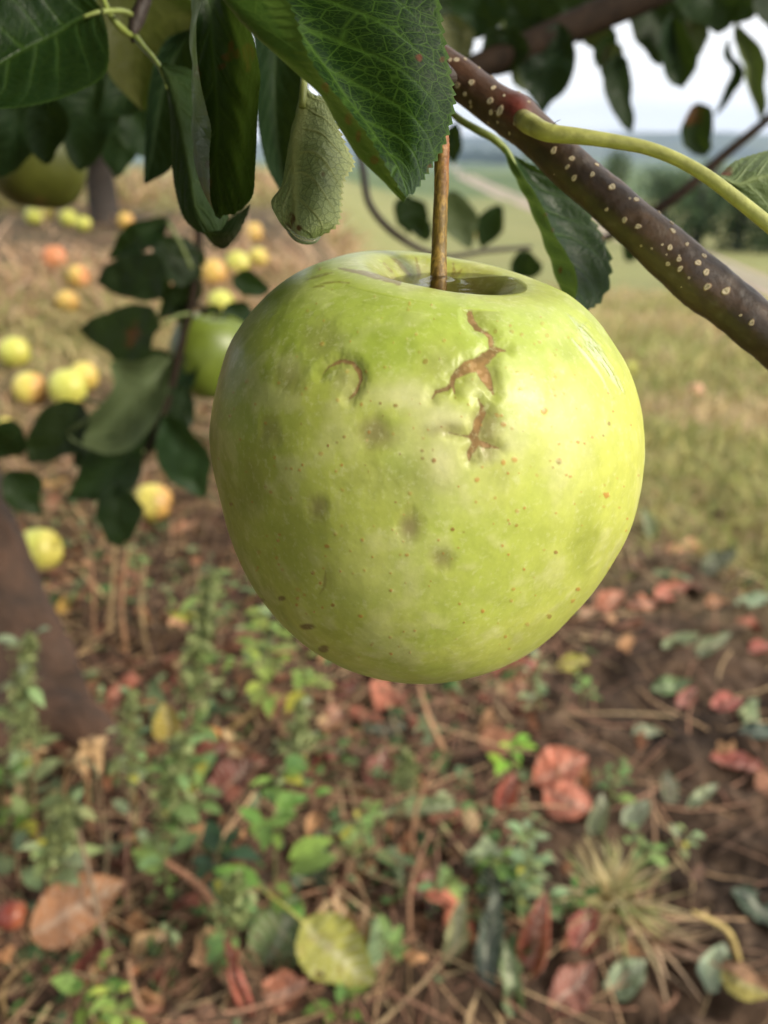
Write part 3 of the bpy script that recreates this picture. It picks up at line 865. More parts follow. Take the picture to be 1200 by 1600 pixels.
def build_water():
    m, t, b, out = new_mat('clear_water')
    t.nodes.remove(b)
    tp = nd(t, 'ShaderNodeBsdfTransparent'); tp.inputs[0].default_value = (.97, .96, .90, 1)
    gl = t.nodes.new('ShaderNodeBsdfGlossy'); gl.inputs['Roughness'].default_value = .02
    fr = nd(t, 'ShaderNodeFresnel', IOR=1.33)
    ms = t.nodes.new('ShaderNodeMixShader')
    t.links.new(mth(t, 'MULTIPLY', fr.outputs[0], .7), ms.inputs[0]); t.links.new(tp.outputs[0], ms.inputs[1]); t.links.new(gl.outputs[0], ms.inputs[2])
    t.links.new(ms.outputs[0], out.inputs[0])
    # level of the pool: the front rim of the hollow
    sel = (APT < .26) & (np.abs(APV[:, 0] - STEM_FOOT[0] - .002) < .006) & (APV[:, 1] < STEM_FOOT[1])
    zw = APV[sel, 2].max() - .0015
    c = np.array([STEM_FOOT[0] + .003, STEM_FOOT[1] + .002])
    ring, na = 40, 220
    an = np.linspace(0, 2 * np.pi, na, endpoint=False)
    # shore: where the inner wall of the hollow crosses the level, measured on the apple itself
    inn = APV[APT < .24]
    da = np.arctan2(inn[:, 1] - c[1], inn[:, 0] - c[0]); dr = np.hypot(inn[:, 0] - c[0], inn[:, 1] - c[1])
    shore = []; drop = []
    for a_ in an:
        k = np.abs((da - a_ + np.pi) % (2 * np.pi) - np.pi) < .05
        r_ = dr[k]; z_ = inn[k, 2]; o = np.argsort(r_); r_, z_ = r_[o], z_[o]
        up_ = np.nonzero(z_ > zw)[0]
        shore.append(r_[up_[0]] if len(up_) else r_[np.argmax(z_)])
        drop.append(0.0 if len(up_) else zw - z_.max() - .0001)
    shore = np.array(shore); drop = np.array(drop)
    ker = np.ones(9) / 9
    shore = np.convolve(np.r_[shore[-4:], shore, shore[:4]], ker, 'valid') + .0001
    drop = np.convolve(np.r_[drop[-4:], drop, drop[:4]], ker, 'valid')
    s = np.linspace(0, 1, ring) ** .7
    Rr = s[:, None] * shore[None]
    x = c[0] + Rr * np.cos(an)[None]; y = c[1] + Rr * np.sin(an)[None]
    z = np.full_like(x, zw) - drop[None] * s[:, None] ** 4
    ds = np.hypot(x - STEM_FOOT[0], y - STEM_FOOT[1])
    z += .0006 * np.exp(-np.maximum(ds - .0016, 0) / .0011)
    z += (fbm(np.stack([x.ravel() * 260, y.ravel() * 260, x.ravel() * 0], 1), 2, 3).reshape(x.shape) - .5) * .00003
    V = np.stack([x, y, z], -1).reshape(-1, 3)
    o = mesh_obj('water_pool', V, grid_faces(ring, na, True), m)
    if o.data.polygons[len(o.data.polygons) * 3 // 4].normal.z < 0: o.data.flip_normals()
    tag(o, 'clear rainwater pooled in the hollow around the stem of the large green apple', 'water')
    return m
M_WATER = build_water()
# ================================================================== THE BRANCH IN FRONT
def build_branch():
    cl = [(60, -330, .26), (330, -110, .215), (560, 30, .190), (640, 72, .184), (703, 112, .180), (765, 158, .178), (830, 206, .175), (890, 263, .172), (955, 318, .170), (1015, 372, .168), (1068, 420, .167), (1120, 458, .166), (1180, 508, .165), (1260, 575, .165), (1340, 640, .166), (1600, 850, .172), (1950, 1120, .185)]
    root = empty('apple_branch', P(*cl[4]), 'brown speckled apple branch slanting down to the right above the large apple, with its leaves', 'branch')
    W = [P(*q) for q in cl]
    rp = np.array([42, 42, 40, 40, 39, 36, 33, 31, 33, 35, 40, 38, 36, 35, 35, 34, 32]) * .95 * np.array([q[2] for q in cl]) / FPX
    n, sg = 900, 110
    V, F, T, uv, cc, *_ = tube_np(W, rp, n, sg)
    rel = V[:-2].reshape(n, sg, 3) - cc[:, None]
    q = V[:-2]
    k = 1 + (fbm(q * 130, 3, 3) - .5) * .16 + (fbm(q * 700, 3, 13) - .5) * .05
    x, y, d = proj(q)
    k = k + .30 * np.exp(-(((x - 812) / 22) ** 2 + ((y - 176) / 30) ** 2)) + .10 * np.exp(-((x - 1080) / 30) ** 2)
    V[:-2] = (cc[:, None] + rel * k.reshape(n, sg, 1)).reshape(-1, 3)
    x, y, d = proj(V)
    # a node swelling and scars
    nn = fbm(V * 220, 4, 23)
    def mixv(a, b, f): return a * (1 - f[:, None]) + b * f[:, None]
    C = mixv(np.broadcast_to(np.array([.036, .020, .010]), V.shape), np.array([.078, .044, .022]), sst(.35, .65, nn))
    C = mixv(C, np.array([.085, .036, .017]), (1 - sst(690, 850, x)) * .75)
    C = mixv(C, np.array([.20, .040, .030]), np.exp(-(((x - 806) / 22) ** 2 + ((y - 168) / 26) ** 2)) * .8)
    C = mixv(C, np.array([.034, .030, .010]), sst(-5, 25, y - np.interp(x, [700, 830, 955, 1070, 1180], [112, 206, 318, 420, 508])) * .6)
    C = mixv(C, np.array([.14, .12, .09]), sst(.66, .78, fbm(V * 420, 3, 37)) * .25)
    lines = sst(.6, .75, fbm(np.stack([uv[:, 0] * 66, uv[:, 1] * 70, uv[:, 0] * 0], 1), 3, 77))
    C = mixv(C, np.array([.03, .02, .014]), lines * .4)
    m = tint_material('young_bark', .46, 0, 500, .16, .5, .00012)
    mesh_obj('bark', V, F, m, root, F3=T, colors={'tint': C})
    # lenticels: corky pale spots that stand up from the bark, one mesh
    L1 = [(30, 222, 3.5), (55, 222, 5), (88, 218, 3.5), (138, 248, 3), (193, 278, 4), (58, 314, 5), (110, 304, 5), (190, 323, 5), (83, 344, 4), (177, 368, 5.5), (108, 376, 3.5), (108, 393, 3.5), (178, 412, 4.5), (213, 410, 8), (117, 421, 3), (208, 450, 2.5), (170, 452, 2.5), (270, 452, 4), (190, 480, 2), (252, 490, 3), (408, 552, 6), (477, 582, 5), (463, 617, 4), (570, 605, 3.5), (554, 642, 4.5), (492, 655, 5), (625, 684, 5.5), (716, 733, 5), (322, 375, 3), (285, 340, 3)]
    L2 = [(617, 318, 3), (685, 355, 4.5), (727, 377, 5), (812, 320, 4), (852, 362, 4.5), (857, 393, 5), (847, 457, 4.5), (906, 441, 4), (877, 497, 4.5), (842, 517, 4), (880, 530, 5), (966, 482, 5), (952, 511, 5), (975, 542, 6), (978, 596, 6.5), (1048, 612, 7), (1143, 728, 5), (740, 445, 2), (918, 563, 2.5), (780, 455, 2), (1100, 700, 2.5), (1000, 470, 3)]
    spots = [(690 + a / 2.353, b / 2.353, c) for a, b, c in L1] + [(680 + a / 2.308, 190 + b / 2.308, c) for a, b, c in L2]
    r3 = np.random.default_rng(5)
    for _ in range(14):
        s_ = r3.uniform(.38, .66); i = int(s_ * n)
        px_, py_, _d = proj(cc[i:i + 1])
        spots.append((px_[0] + r3.uniform(-30, 30), py_[0] + r3.uniform(-26, 26), r3.uniform(1.2, 2.6)))
    mb = MB()
    Vb = V[:-2]
    frontm = ((Vb - np.repeat(cc, sg, 0)) * (Vb - CAMP)).sum(1) < 0
    idx = np.nonzero(frontm)[0]
    for (sx, sy, sr) in spots:
        k_ = idx[np.argmin((x[idx] - sx) ** 2 + (y[idx] - sy) ** 2)]
        if math.hypot(x[k_] - sx, y[k_] - sy) > 6: continue
        p = Vb[k_]; c = cc[k_ // sg]
        nr = p - c; nr /= np.linalg.norm(nr)
        ax = np.gradient(cc, axis=0)[k_ // sg]; ax /= np.linalg.norm(ax)
        sd = np.cross(ax, nr); sd /= np.linalg.norm(sd)
        r_ = sr * d[k_] / FPX
        st = r3.uniform(.75, 1.05)
        rings = [(1.15, -.25), (.95, .18), (.75, .33), (.45, .30), (.18, .16)]
        na = 16; an = np.linspace(0, 2 * np.pi, na, endpoint=False)
        wob = 1 + .09 * np.sin(an * 2 + r3.uniform(0, 6)) + .05 * np.sin(an * 3 + r3.uniform(0, 6)) + .06 * r3.standard_normal(na)
        vv = []; col = []
        ph0 = r3.uniform(0, math.pi)
        for (rr_, h) in rings:
            dx = rr_ * np.cos(an) * wob; dy = rr_ * np.sin(an) * wob * st
            vv.append(p + (dx[:, None] * sd + dy[:, None] * ax) * r_ + nr * h * r_ * .55)
            slit = np.exp(-((dx * math.sin(ph0) - dy * math.cos(ph0)) / .13) ** 2) * (rr_ < .7)
            base = np.array([.58, .49, .33]) if rr_ < .9 else np.array([.20, .13, .07])
            base = base * r3.uniform(.65, 1.05)
            col.append(base[None] * (1 - .65 * slit[:, None]))
        vv.append(p[None] + nr * .16 * r_ * .55); col.append(np.array([[.30, .22, .11]]))
        F_ = grid_faces(len(rings), na, True)
        kk = np.arange(na)
        T_ = np.stack([(len(rings) - 1) * na + kk, (len(rings) - 1) * na + (kk + 1) % na, np.full(na, len(rings) * na)], 1)
        mb.add(np.concatenate(vv), F_, T_, np.concatenate(col))
    mb.build('lenticels', tint_material('cork_spots', .7, 0, 1200, .2), root)
    # ---- green shoot leaving the branch
    sh = px_tube('green_shoot', M_PETIOLE, root, [(784, 164, .1815), (806, 178, .1745), (830, 195, .1680), (856, 207, .1640), (905, 213, .162), (960, 221, .161), (1010, 231, .160), (1060, 250, .159), (1105, 276, .158), (1150, 310, .157), (1200, 350, .156), (1270, 410, .155), (1340, 490, .155), (1390, 580, .157)], [6, 13, 15.5, 13, 11, 10, 9.5, 10, 10.5, 11, 11.5, 12, 11, 5], 200, 28, (.34, .27, .08), (.44, .48, .15))
    n_sh = len(sh.data.vertices); uu_ = np.r_[np.repeat(np.linspace(0, 1, 200), 28), 0, 1]
    nz_s = fbm(np.stack([uu_ * 90, np.arange(n_sh) % 28 / 28 * 4, uu_ * 0], 1), 3, 6)
    cs_ = np.array([.34, .34, .085])[None] * (1 - uu_[:, None]) + np.array([.46, .49, .16])[None] * uu_[:, None]
    fr_ = (1 - sst(.09, .165, uu_ + (nz_s - .5) * .05))[:, None]
    cs_ = cs_ * (1 - fr_) + np.array([.085, .036, .018])[None] * fr_
    cs_ = cs_ * (.82 + .36 * nz_s[:, None])
    sh.data.attributes['tint'].data.foreach_set('color', np.c_[cs_, np.ones(n_sh)].astype(np.float32).ravel())
    px_tube('hair', M_PETIOLE, sh, [(862, 197, .1635), (868, 191, .162), (876, 187, .161)], [.9, .6, .3], 8, 5, (.05, .05, .03))
    lf = loft_leaf('leaf', M_LEAF_PALE_DK, root,
        [[(1126, 272, .170), (1145, 254, .171), (1172, 243, .172), (1205, 234, .173), (1250, 228, .175), (1310, 245, .178)],
         [(1126, 275, .168), (1150, 287, .168), (1180, 279, .168), (1210, 273, .168), (1255, 267, .170), (1318, 258, .174)],
         [(1128, 279, .168), (1150, 303, .169), (1180, 328, .170), (1215, 345, .171), (1260, 335, .172), (1320, 270, .176)]], [-1, 0, 1], 120, 60, serr=.0003, nteeth=26, nlat=7, flip=False, urange=(0, .9), seed=4, spots=[(1136, 268, 9)])
    lf['label'] = 'grey green leaf underside at the right edge behind the green shoot'
    # ---- big leaf above the apple (left half rolled over)
    lf = loft_leaf('leaf', M_LEAF_BIG, root,
        [[(432, -40, .112), (462, 28, .1105), (489, 100, .1105), (512, 132, .111), (540, 166, .112), (566, 200, .113), (590, 236, .1145), (615, 280, .1165), (635, 309, .119)],
         [(318, -40, .117), (372, 30, .1165), (422, 78, .117), (466, 115, .118), (505, 152, .119), (530, 196, .1195), (556, 238, .120), (592, 276, .120), (631, 316, .120)],
         [(404, -40, .137), (440, 10, .1365), (486, 75, .1365), (514, 112, .136), (541, 151, .1355), (567, 184, .1345), (590, 216, .132), (617, 252, .128), (638, 306, .1215)],
         [(560, -40, .136), (585, 10, .1355), (610, 60, .135), (628, 105, .1345), (640, 150, .134), (645, 185, .133), (645, 220, .131), (644, 258, .128), (642, 304, .1225)],
         [(680, -40, .138), (688, 8, .138), (695, 60, .138), (703, 108, .1375), (711, 155, .137), (706, 188, .1355), (694, 227, .133), (670, 268, .129), (643, 306, .123)]],
        [-1.15, -.5, 0, .5, 1], 300, 130, serr=.0007, nteeth=25, nlat=6.5, flip=False, urange=(.12, 1), seed=11, vslope=.34, wrinkle=.00018, vw=.010,
        spots=[(508, 136, 7, 12), (545, 188, 9, 14), (585, 250, 9, 7), (655, 90, 6), (672, 262, 6, 9), (690, 93, 5), (560, 210, 5, 12)])
    lf['label'] = 'large dark serrated leaf with a rolled bright green edge'
    px_tube('petiole', M_PETIOLE, lf, [(404, -40, .137), (360, -110, .150), (430, -80, .175), (560, 30, .1865)], [9, 8, 8, 9], 24, 10, (.22, .26, .07))
    # ---- curled pale leaf with the drop
    lf = loft_leaf('leaf', M_LEAF_PALE, root,
        [[(470, 137, .160), (466, 165, .159), (453, 213, .1555), (446, 250, .1545), (440, 290, .154), (424, 316, .1535), (433, 341, .153), (452, 364, .156), (474, 376, .152)],
         [(474, 135, .157), (470, 165, .155), (463, 205, .153), (460, 250, .152), (460, 290, .151), (461, 320, .150), (462, 345, .149), (467, 366, .149), (480, 377, .150)],
         [(480, 138, .157), (497, 160, .154), (505, 195, .152), (506, 235, .150), (500, 270, .149), (498, 300, .148), (497, 330, .1475), (492, 357, .148), (486, 376, .150)],
         [(486, 147, .158), (515, 154, .1545), (527, 190, .1535), (541, 226, .1535), (554, 253, .154), (538, 283, .152), (534, 320, .151), (529, 350, .150), (492, 374, .151)]],
        [-.8, 0, .55, 1], 200, 90, serr=.0008, nteeth=30, nlat=7, flip=True, urange=(0, .98), seed=21, wrinkle=.00025, vw=.03,
        spots=[(452, 345, 9, 16), (468, 355, 7), (505, 272, 5)])
    lf['label'] = 'pale green curled leaf with net veins hanging left of the apple stem'
    px_tube('petiole', M_PETIOLE, lf, [(472, 168, .1535), (474, 140, .1535), (476, 112, .156), (486, 70, .164), (520, 35, .176), (565, 34, .188)], [5.5, 6, 5.5, 5, 5, 6], 40, 12, (.34, .38, .12))
    # ---- leaf below the branch, behind the apple shoulder
    lf = loft_leaf('leaf', M_LEAF, root,
        [[(790, 232, .186), (802, 252, .186), (830, 296, .185), (853, 337, .1845), (868, 366, .184), (886, 398, .184), (897, 421, .1845), (903, 446, .186), (900, 470, .189)],
         [(787, 229, .188), (798, 256, .189), (822, 306, .190), (838, 342, .190), (853, 378, .190), (864, 412, .190), (874, 446, .190), (884, 470, .191), (898, 490, .192)],
         [(800, 240, .193), (826, 272, .196), (852, 310, .197), (872, 345, .197), (890, 378, .197), (900, 412, .196), (905, 445, .195), (906, 470, .194), (904, 490, .193)],
         [(806, 246, .193), (862, 277, .197), (905, 314, .199), (926, 343, .199), (945, 376, .199), (955, 408, .198), (954, 438, .197), (944, 466, .196), (914, 489, .194)]],
        [-.9, -.15, .35, 1], 200, 80, serr=.0011, nteeth=15, nlat=6, flip=False, urange=(.04, 1), seed=31, wrinkle=.0006, smooth=True, vw=.02, spots=[(947, 372, 6), (852, 336, 4), (876, 420, 4, 10), (862, 360, 4)])
    lf['label'] = 'folded dark green leaf between the branch and the apple shoulder'
    px_tube('petiole', M_PETIOLE, lf, [(700, 172, .186), (722, 189, .1865), (748, 204, .1865), (770, 216, .187), (790, 234, .188), (808, 268, .1895)], [5, 5.5, 6, 6, 5, 3], 40, 12, (.13, .17, .035), (.24, .30, .07))
    # spur that carries the leaf stalks and the fruit stalk, hidden behind the large leaf
    px_tube('spur', M_TWIG, root, [(640, 72, .182), (668, 96, .172), (690, 112, .163), (702, 122, .157)], [26, 20, 16, 13], 20, 16)
    return root

M_LEAF_PALE_DK = leaf_material('grey_green_underside', (.05, .09, .03), (.14, .19, .06), (.115, .165, .060), (.21, .27, .10), net=34, trans=.15, rough=.45)
BRANCH = build_branch()

def water_drop():
    """film of water gathered at the tip of the pale curled leaf"""
    pts = [(447, 352, .150), (455, 364, .1475), (466, 373, .1465), (480, 377, .1465), (492, 376, .147), (500, 370, .148)]
    V, F, T, uv, cc, *_ = tube_np([P(*q) for q in pts], np.array([1.0, 3.5, 5.0, 5.5, 4.5, 1.5]) * .148 / FPX, 60, 24)
    m, t, b, out = new_mat('water_drop')
    b.inputs['Transmission Weight'].default_value = .75
    b.inputs['IOR'].default_value = 1.33
    b.inputs['Roughness'].default_value = .02
    b.inputs['Base Color'].default_value = (.55, .62, .45, 1)
    tag(mesh_obj('water_drop', V, F, m, F3=T), 'water drop hanging at the lower tip of the pale curled leaf', 'drop')
water_drop()

# ================================================================== TWIG AT THE UPPER LEFT
def build_left_twig():
    root = empty('leafy_twig', P(215, 40, .22), 'reddish brown twig at the upper left with dark hanging leaves close to the camera', 'twig')
    px_tube('twig_stem', M_TWIG, root, [(262, -120, .215), (240, -50, .218), (226, 0, .22), (214, 30, .22), (208, 56, .22), (210, 66, .221)], [11, 10, 9.5, 10, 12, 5], 40, 16)
    # E: broad leaf reaching out of the frame
    lf = loft_leaf('leaf', M_LEAF, root,
        [[(162, 18, .205), (120, -30, .205), (60, -62, .203), (0, -70, .200), (-70, -40, .198), (-150, 90, .197)],
         [(160, 19, .206), (135, 24, .207), (84, 54, .206), (30, 82, .203), (-40, 115, .198), (-155, 130, .193)],
         [(160, 20, .205), (170, 62, .201), (163, 118, .198), (112, 147, .196), (40, 166, .192), (-40, 168, .190), (-150, 140, .190)]],
        [-1, 0, 1], 160, 90, serr=.0004, nteeth=36, nlat=8, flip=False, seed=41, wrinkle=.0005)
    lf['label'] = 'broad dark leaf with a grey sheen in the top left corner'
    px_tube('petiole', M_PETIOLE, lf, [(207, 24, .2195), (195, 18, .214), (172, 17, .208), (150, 20, .2055), (130, 27, .205)], [4.5, 4, 4, 4, 3], 24, 10, (.30, .36, .10))
    px_tube('petiole', M_PETIOLE, root, [(157, -20, .214), (164, 5, .214), (178, 32, .214), (196, 50, .217), (206, 56, .2195)], [4, 4, 5, 6, 4], 24, 10, (.27, .33, .07))
    # B1: blue green leaf hanging from the twig end, curling under at its tip
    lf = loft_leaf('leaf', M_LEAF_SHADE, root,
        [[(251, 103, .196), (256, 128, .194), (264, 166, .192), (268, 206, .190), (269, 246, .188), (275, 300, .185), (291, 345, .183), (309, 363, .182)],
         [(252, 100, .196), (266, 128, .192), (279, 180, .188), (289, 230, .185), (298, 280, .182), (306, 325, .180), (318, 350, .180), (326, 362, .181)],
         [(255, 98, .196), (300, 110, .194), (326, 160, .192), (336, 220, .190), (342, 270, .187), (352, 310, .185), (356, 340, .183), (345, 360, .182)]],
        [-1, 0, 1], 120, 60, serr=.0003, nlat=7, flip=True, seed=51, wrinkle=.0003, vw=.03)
    lf['label'] = 'blue green hanging leaf wrapped against the dark trough shaped leaf'
    px_tube('petiole', M_PETIOLE, lf, [(212, 58, .220), (226, 76, .212), (240, 92, .203), (253, 112, .196), (262, 140, .192)], [5, 4.5, 4.5, 4, 2.5], 24, 10, (.24, .30, .07))
    # tip of the leaf folding below
    lf = loft_leaf('leaf', M_LEAF_SHADE, root,
        [[(310, 346, .186), (330, 350, .184), (356, 344, .184), (392, 318, .185)],
         [(311, 358, .188), (334, 366, .188), (358, 366, .190), (386, 340, .192)],
         [(315, 362, .190), (336, 385, .196), (352, 388, .200), (376, 360, .200)]], [-1, 0, 1], 60, 30, serr=.0005, nteeth=14, flip=True, seed=55, urange=(.1, .9))
    # B2: dark trough
    lf = loft_leaf('leaf', M_LEAF, root,
        [[(318, -40, .157), (314, 0, .156), (306, 40, .156), (305, 62, .156), (309, 98, .155), (313, 132, .154), (324, 170, .153), (329, 196, .153), (328, 232, .153), (326, 262, .153), (327, 300, .155), (334, 337, .160)],
         [(309, -40, .163), (305, 0, .162), (300, 40, .161), (299, 62, .161), (303, 98, .160), (306, 132, .159), (312, 170, .158), (314, 196, .158), (313, 232, .158), (314, 262, .158), (320, 300, .159), (338, 340, .163)],
         [(330, -40, .176), (327, 0, .176), (330, 40, .177), (332, 73, .177), (335, 105, .177), (337, 140, .177), (339, 170, .176), (339, 200, .175), (338, 232, .174), (339, 265, .172), (344, 300, .170), (350, 336, .166)],
         [(368, -40, .173), (368, 0, .174), (370, 40, .175), (374, 73, .175), (376, 105, .175), (377, 140, .174), (378, 170, .173), (378, 200, .172), (376, 232, .170), (374, 265, .168), (372, 300, .166), (366, 332, .163)],
         [(372, -40, .158), (384, 10, .157), (394, 52, .156), (400, 75, .156), (405, 98, .155), (408, 120, .155), (406, 150, .154), (404, 175, .154), (402, 220, .154), (399, 262, .154), (396, 302, .156), (380, 326, .161)]],
        [-1.12, -1.0, 0, .55, 1], 240, 110, serr=.0004, nteeth=50, nlat=6, flip=False, urange=(.08, .97), seed=61, wrinkle=.0006, vslope=.4, vw=.012,
        spots=[(388, 88, 12, 30), (372, 82, 14, 12), (355, 88, 16, 8), (309, 116, 5, 16), (345, 104, 9, 6), (362, 70, 7, 16), (325, 256, 5, 12), (328, 288, 4, 10)])
    lf['label'] = 'very dark trough shaped leaf with light edges and a red brown spot'
    px_tube('petiole', M_PETIOLE, lf, [(330, -40, .176), (318, -80, .19), (280, -110, .205), (258, -105, .2145)], [4, 4, 4, 5], 20, 8, (.2, .24, .06))
    # F: dark leaf in the shade
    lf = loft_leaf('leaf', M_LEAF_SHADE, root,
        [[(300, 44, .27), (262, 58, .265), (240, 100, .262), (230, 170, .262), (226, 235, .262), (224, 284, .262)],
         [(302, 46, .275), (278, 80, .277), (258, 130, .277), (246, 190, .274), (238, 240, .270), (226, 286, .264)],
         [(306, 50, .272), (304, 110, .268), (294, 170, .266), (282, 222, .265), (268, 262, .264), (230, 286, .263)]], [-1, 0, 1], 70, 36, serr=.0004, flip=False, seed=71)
    # G: olive leaf lit from behind
    lf = loft_leaf('leaf', M_LEAF_OLIVE, root,
        [[(318, 14, .30), (280, -20, .30), (220, -50, .30), (160, -20, .30), (150, 60, .30), (172, 120, .30), (222, 172, .30)],
         [(320, 16, .302), (285, 22, .304), (250, 36, .305), (226, 62, .306), (214, 100, .306), (216, 140, .304), (224, 173, .302)],
         [(322, 18, .30), (318, 50, .297), (300, 80, .296), (272, 100, .296), (250, 120, .297), (236, 150, .298), (228, 173, .30)]], [-1, 0, 1], 80, 40, serr=.0003, flip=True, seed=81, nlat=6)
    lf['label'] = 'olive leaf underside behind the reddish twig'
    px_tube('petiole', M_PETIOLE, lf, [(316, 16, .302), (340, 10, .30), (330, -60, .27), (250, -80, .2155)], [5, 5, 4, 4], 20, 8, (.25, .28, .06))
    # D: leaf behind the trough leaf
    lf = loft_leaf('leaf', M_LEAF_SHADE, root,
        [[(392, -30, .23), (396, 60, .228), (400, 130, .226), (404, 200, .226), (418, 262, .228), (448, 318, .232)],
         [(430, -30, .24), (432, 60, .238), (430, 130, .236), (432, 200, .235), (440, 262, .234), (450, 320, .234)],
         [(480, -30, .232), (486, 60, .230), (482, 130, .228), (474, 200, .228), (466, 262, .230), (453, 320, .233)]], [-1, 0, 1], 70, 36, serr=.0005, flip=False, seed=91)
    lf['label'] = 'dark blue green leaf hanging between the trough shaped leaf and the pale curled leaf'
    for b_, e_, hw, d_, kw in (((60, 120), (-20, 290), 50, .36, {}), ((150, 110), (120, 265), 46, .38, {}), ((190, 150), (250, 250), 40, .40, {}), ((70, 150), (70, 255), 34, .33, {}), ((300, 40), (150, 190), 55, .34, {}), ((120, 60), (30, 215), 60, .40, {}), ((200, 160), (175, 275), 30, .45, {'fold': -.2}), ((430, 130), (440, 300), 24, .30, {})):
        px_leaf('leaf', M_LEAF_SHADE, root, b_, e_, hw, d_, .01, flip=False, **kw)
build_left_twig()

# ================================================================== GENERIC APPLES
def apple_mesh():
    nt_, nph = 40, 56
    t = np.linspace(0, 1, nt_); ph = np.linspace(0, 2 * np.pi, nph, endpoint=False)
    rho, z = apple_profile(t)
    PH, RHO = np.meshgrid(ph, rho); _, Z = np.meshgrid(ph, z)
    f = 1 + .02 * np.cos(5 * PH) * np.clip(.3 - Z, 0, 1) + .02 * np.cos(2 * PH + 1)
    V = np.stack([RHO * np.cos(PH) * f, RHO * np.sin(PH) * f, Z], -1).reshape(-1, 3)
    V = V * (1 + .05 * (fbm(V * 1.6, 2, 3) - .5)[:, None])
    return V, grid_faces(nt_, nph, True)
GA_V, GA_F = apple_mesh()
def fallen_skin():
    m, t, b, out = new_mat('fallen_apple_skin')
    oi = t.nodes.new('ShaderNodeObjectInfo')
    tcn = t.nodes.new('ShaderNodeTexCoord')
    n = noise(t, 40, 4, .6)
    rotv = t.nodes.new('ShaderNodeSeparateXYZ'); t.links.new(tcn.outputs['Generated'], rotv.inputs[0])
    bl = mth(t, 'MULTIPLY', ramp(t, mth(t, 'ADD', rotv.outputs[0], mth(t, 'MULTIPLY', n, .35)), .80, 1.10), oi.outputs['Alpha'], clamp=True)
    c = mixc(t, 1.0, oi.outputs['Color'], ramp(t, noise(t, 90, 4, .6), .3, .7, (.8, .8, .75), (1.12, 1.12, 1.1)), 'MULTIPLY')
    c = mixc(t, mth(t, 'MULTIPLY', bl, .8), c, (.55, .19, .075))
    c = mixc(t, ramp(t, noise(t, 30, 2, .5), .66, .72), c, (.20, .11, .04))
    t.links.new(c, b.inputs['Base Color'])
    b.inputs['Roughness'].default_value = .38
    return m
M_FAPPLE = fallen_skin()

def simple_apple(name, centre, dia, col, blush, rot, stem=True, mat=None, label=None, group=None, sub=True):
    e = Matrix.Rotation(rot[2], 3, 'Z') @ Matrix.Rotation(rot[0], 3, 'X') @ Matrix.Rotation(rot[1], 3, 'Y')
    Rm = np.array(e)
    V = GA_V @ Rm.T * (dia / 2)
    root = empty(name, (centre[0], centre[1], centre[2] + V[:, 2].min()), label, 'apple', group)
    o = mesh_obj('skin', V + centre, GA_F, mat or M_FAPPLE, root)
    o.color = (*col, blush)
    if o.data.polygons[len(o.data.polygons) // 2].normal.dot(Vector(V[len(V) // 2])) < 0: o.data.flip_normals()
    if stem:
        s0 = np.array([0, 0, .56]); pts = [s0, s0 + [.02, .02, .2], s0 + [.06, .03, .42]]
        V2, F2, T2, *_ = tube_np((np.array(pts) @ Rm.T) * (dia / 2) + centre, [dia * .022, dia * .018, dia * .024], 8, 7)
        mesh_obj('stem', V2, F2, M_TWIG, root, F3=T2)
    return root

def hang(px, py, dpx, d, col, label):
    c = P(px, py, d)
    return simple_apple('apple', c, dpx / FPX * d, col, .0, (R(4), R(5), R(40)), label=label)
hang(56, 248, 150, .50, (.075, .085, .012), 'dim green apple hanging in the shade at the left edge under the broad leaf')
hang(332, 556, 132, .66, (.15, .20, .026), 'blurred plain green apple hanging on the leafy twig left of the large apple')

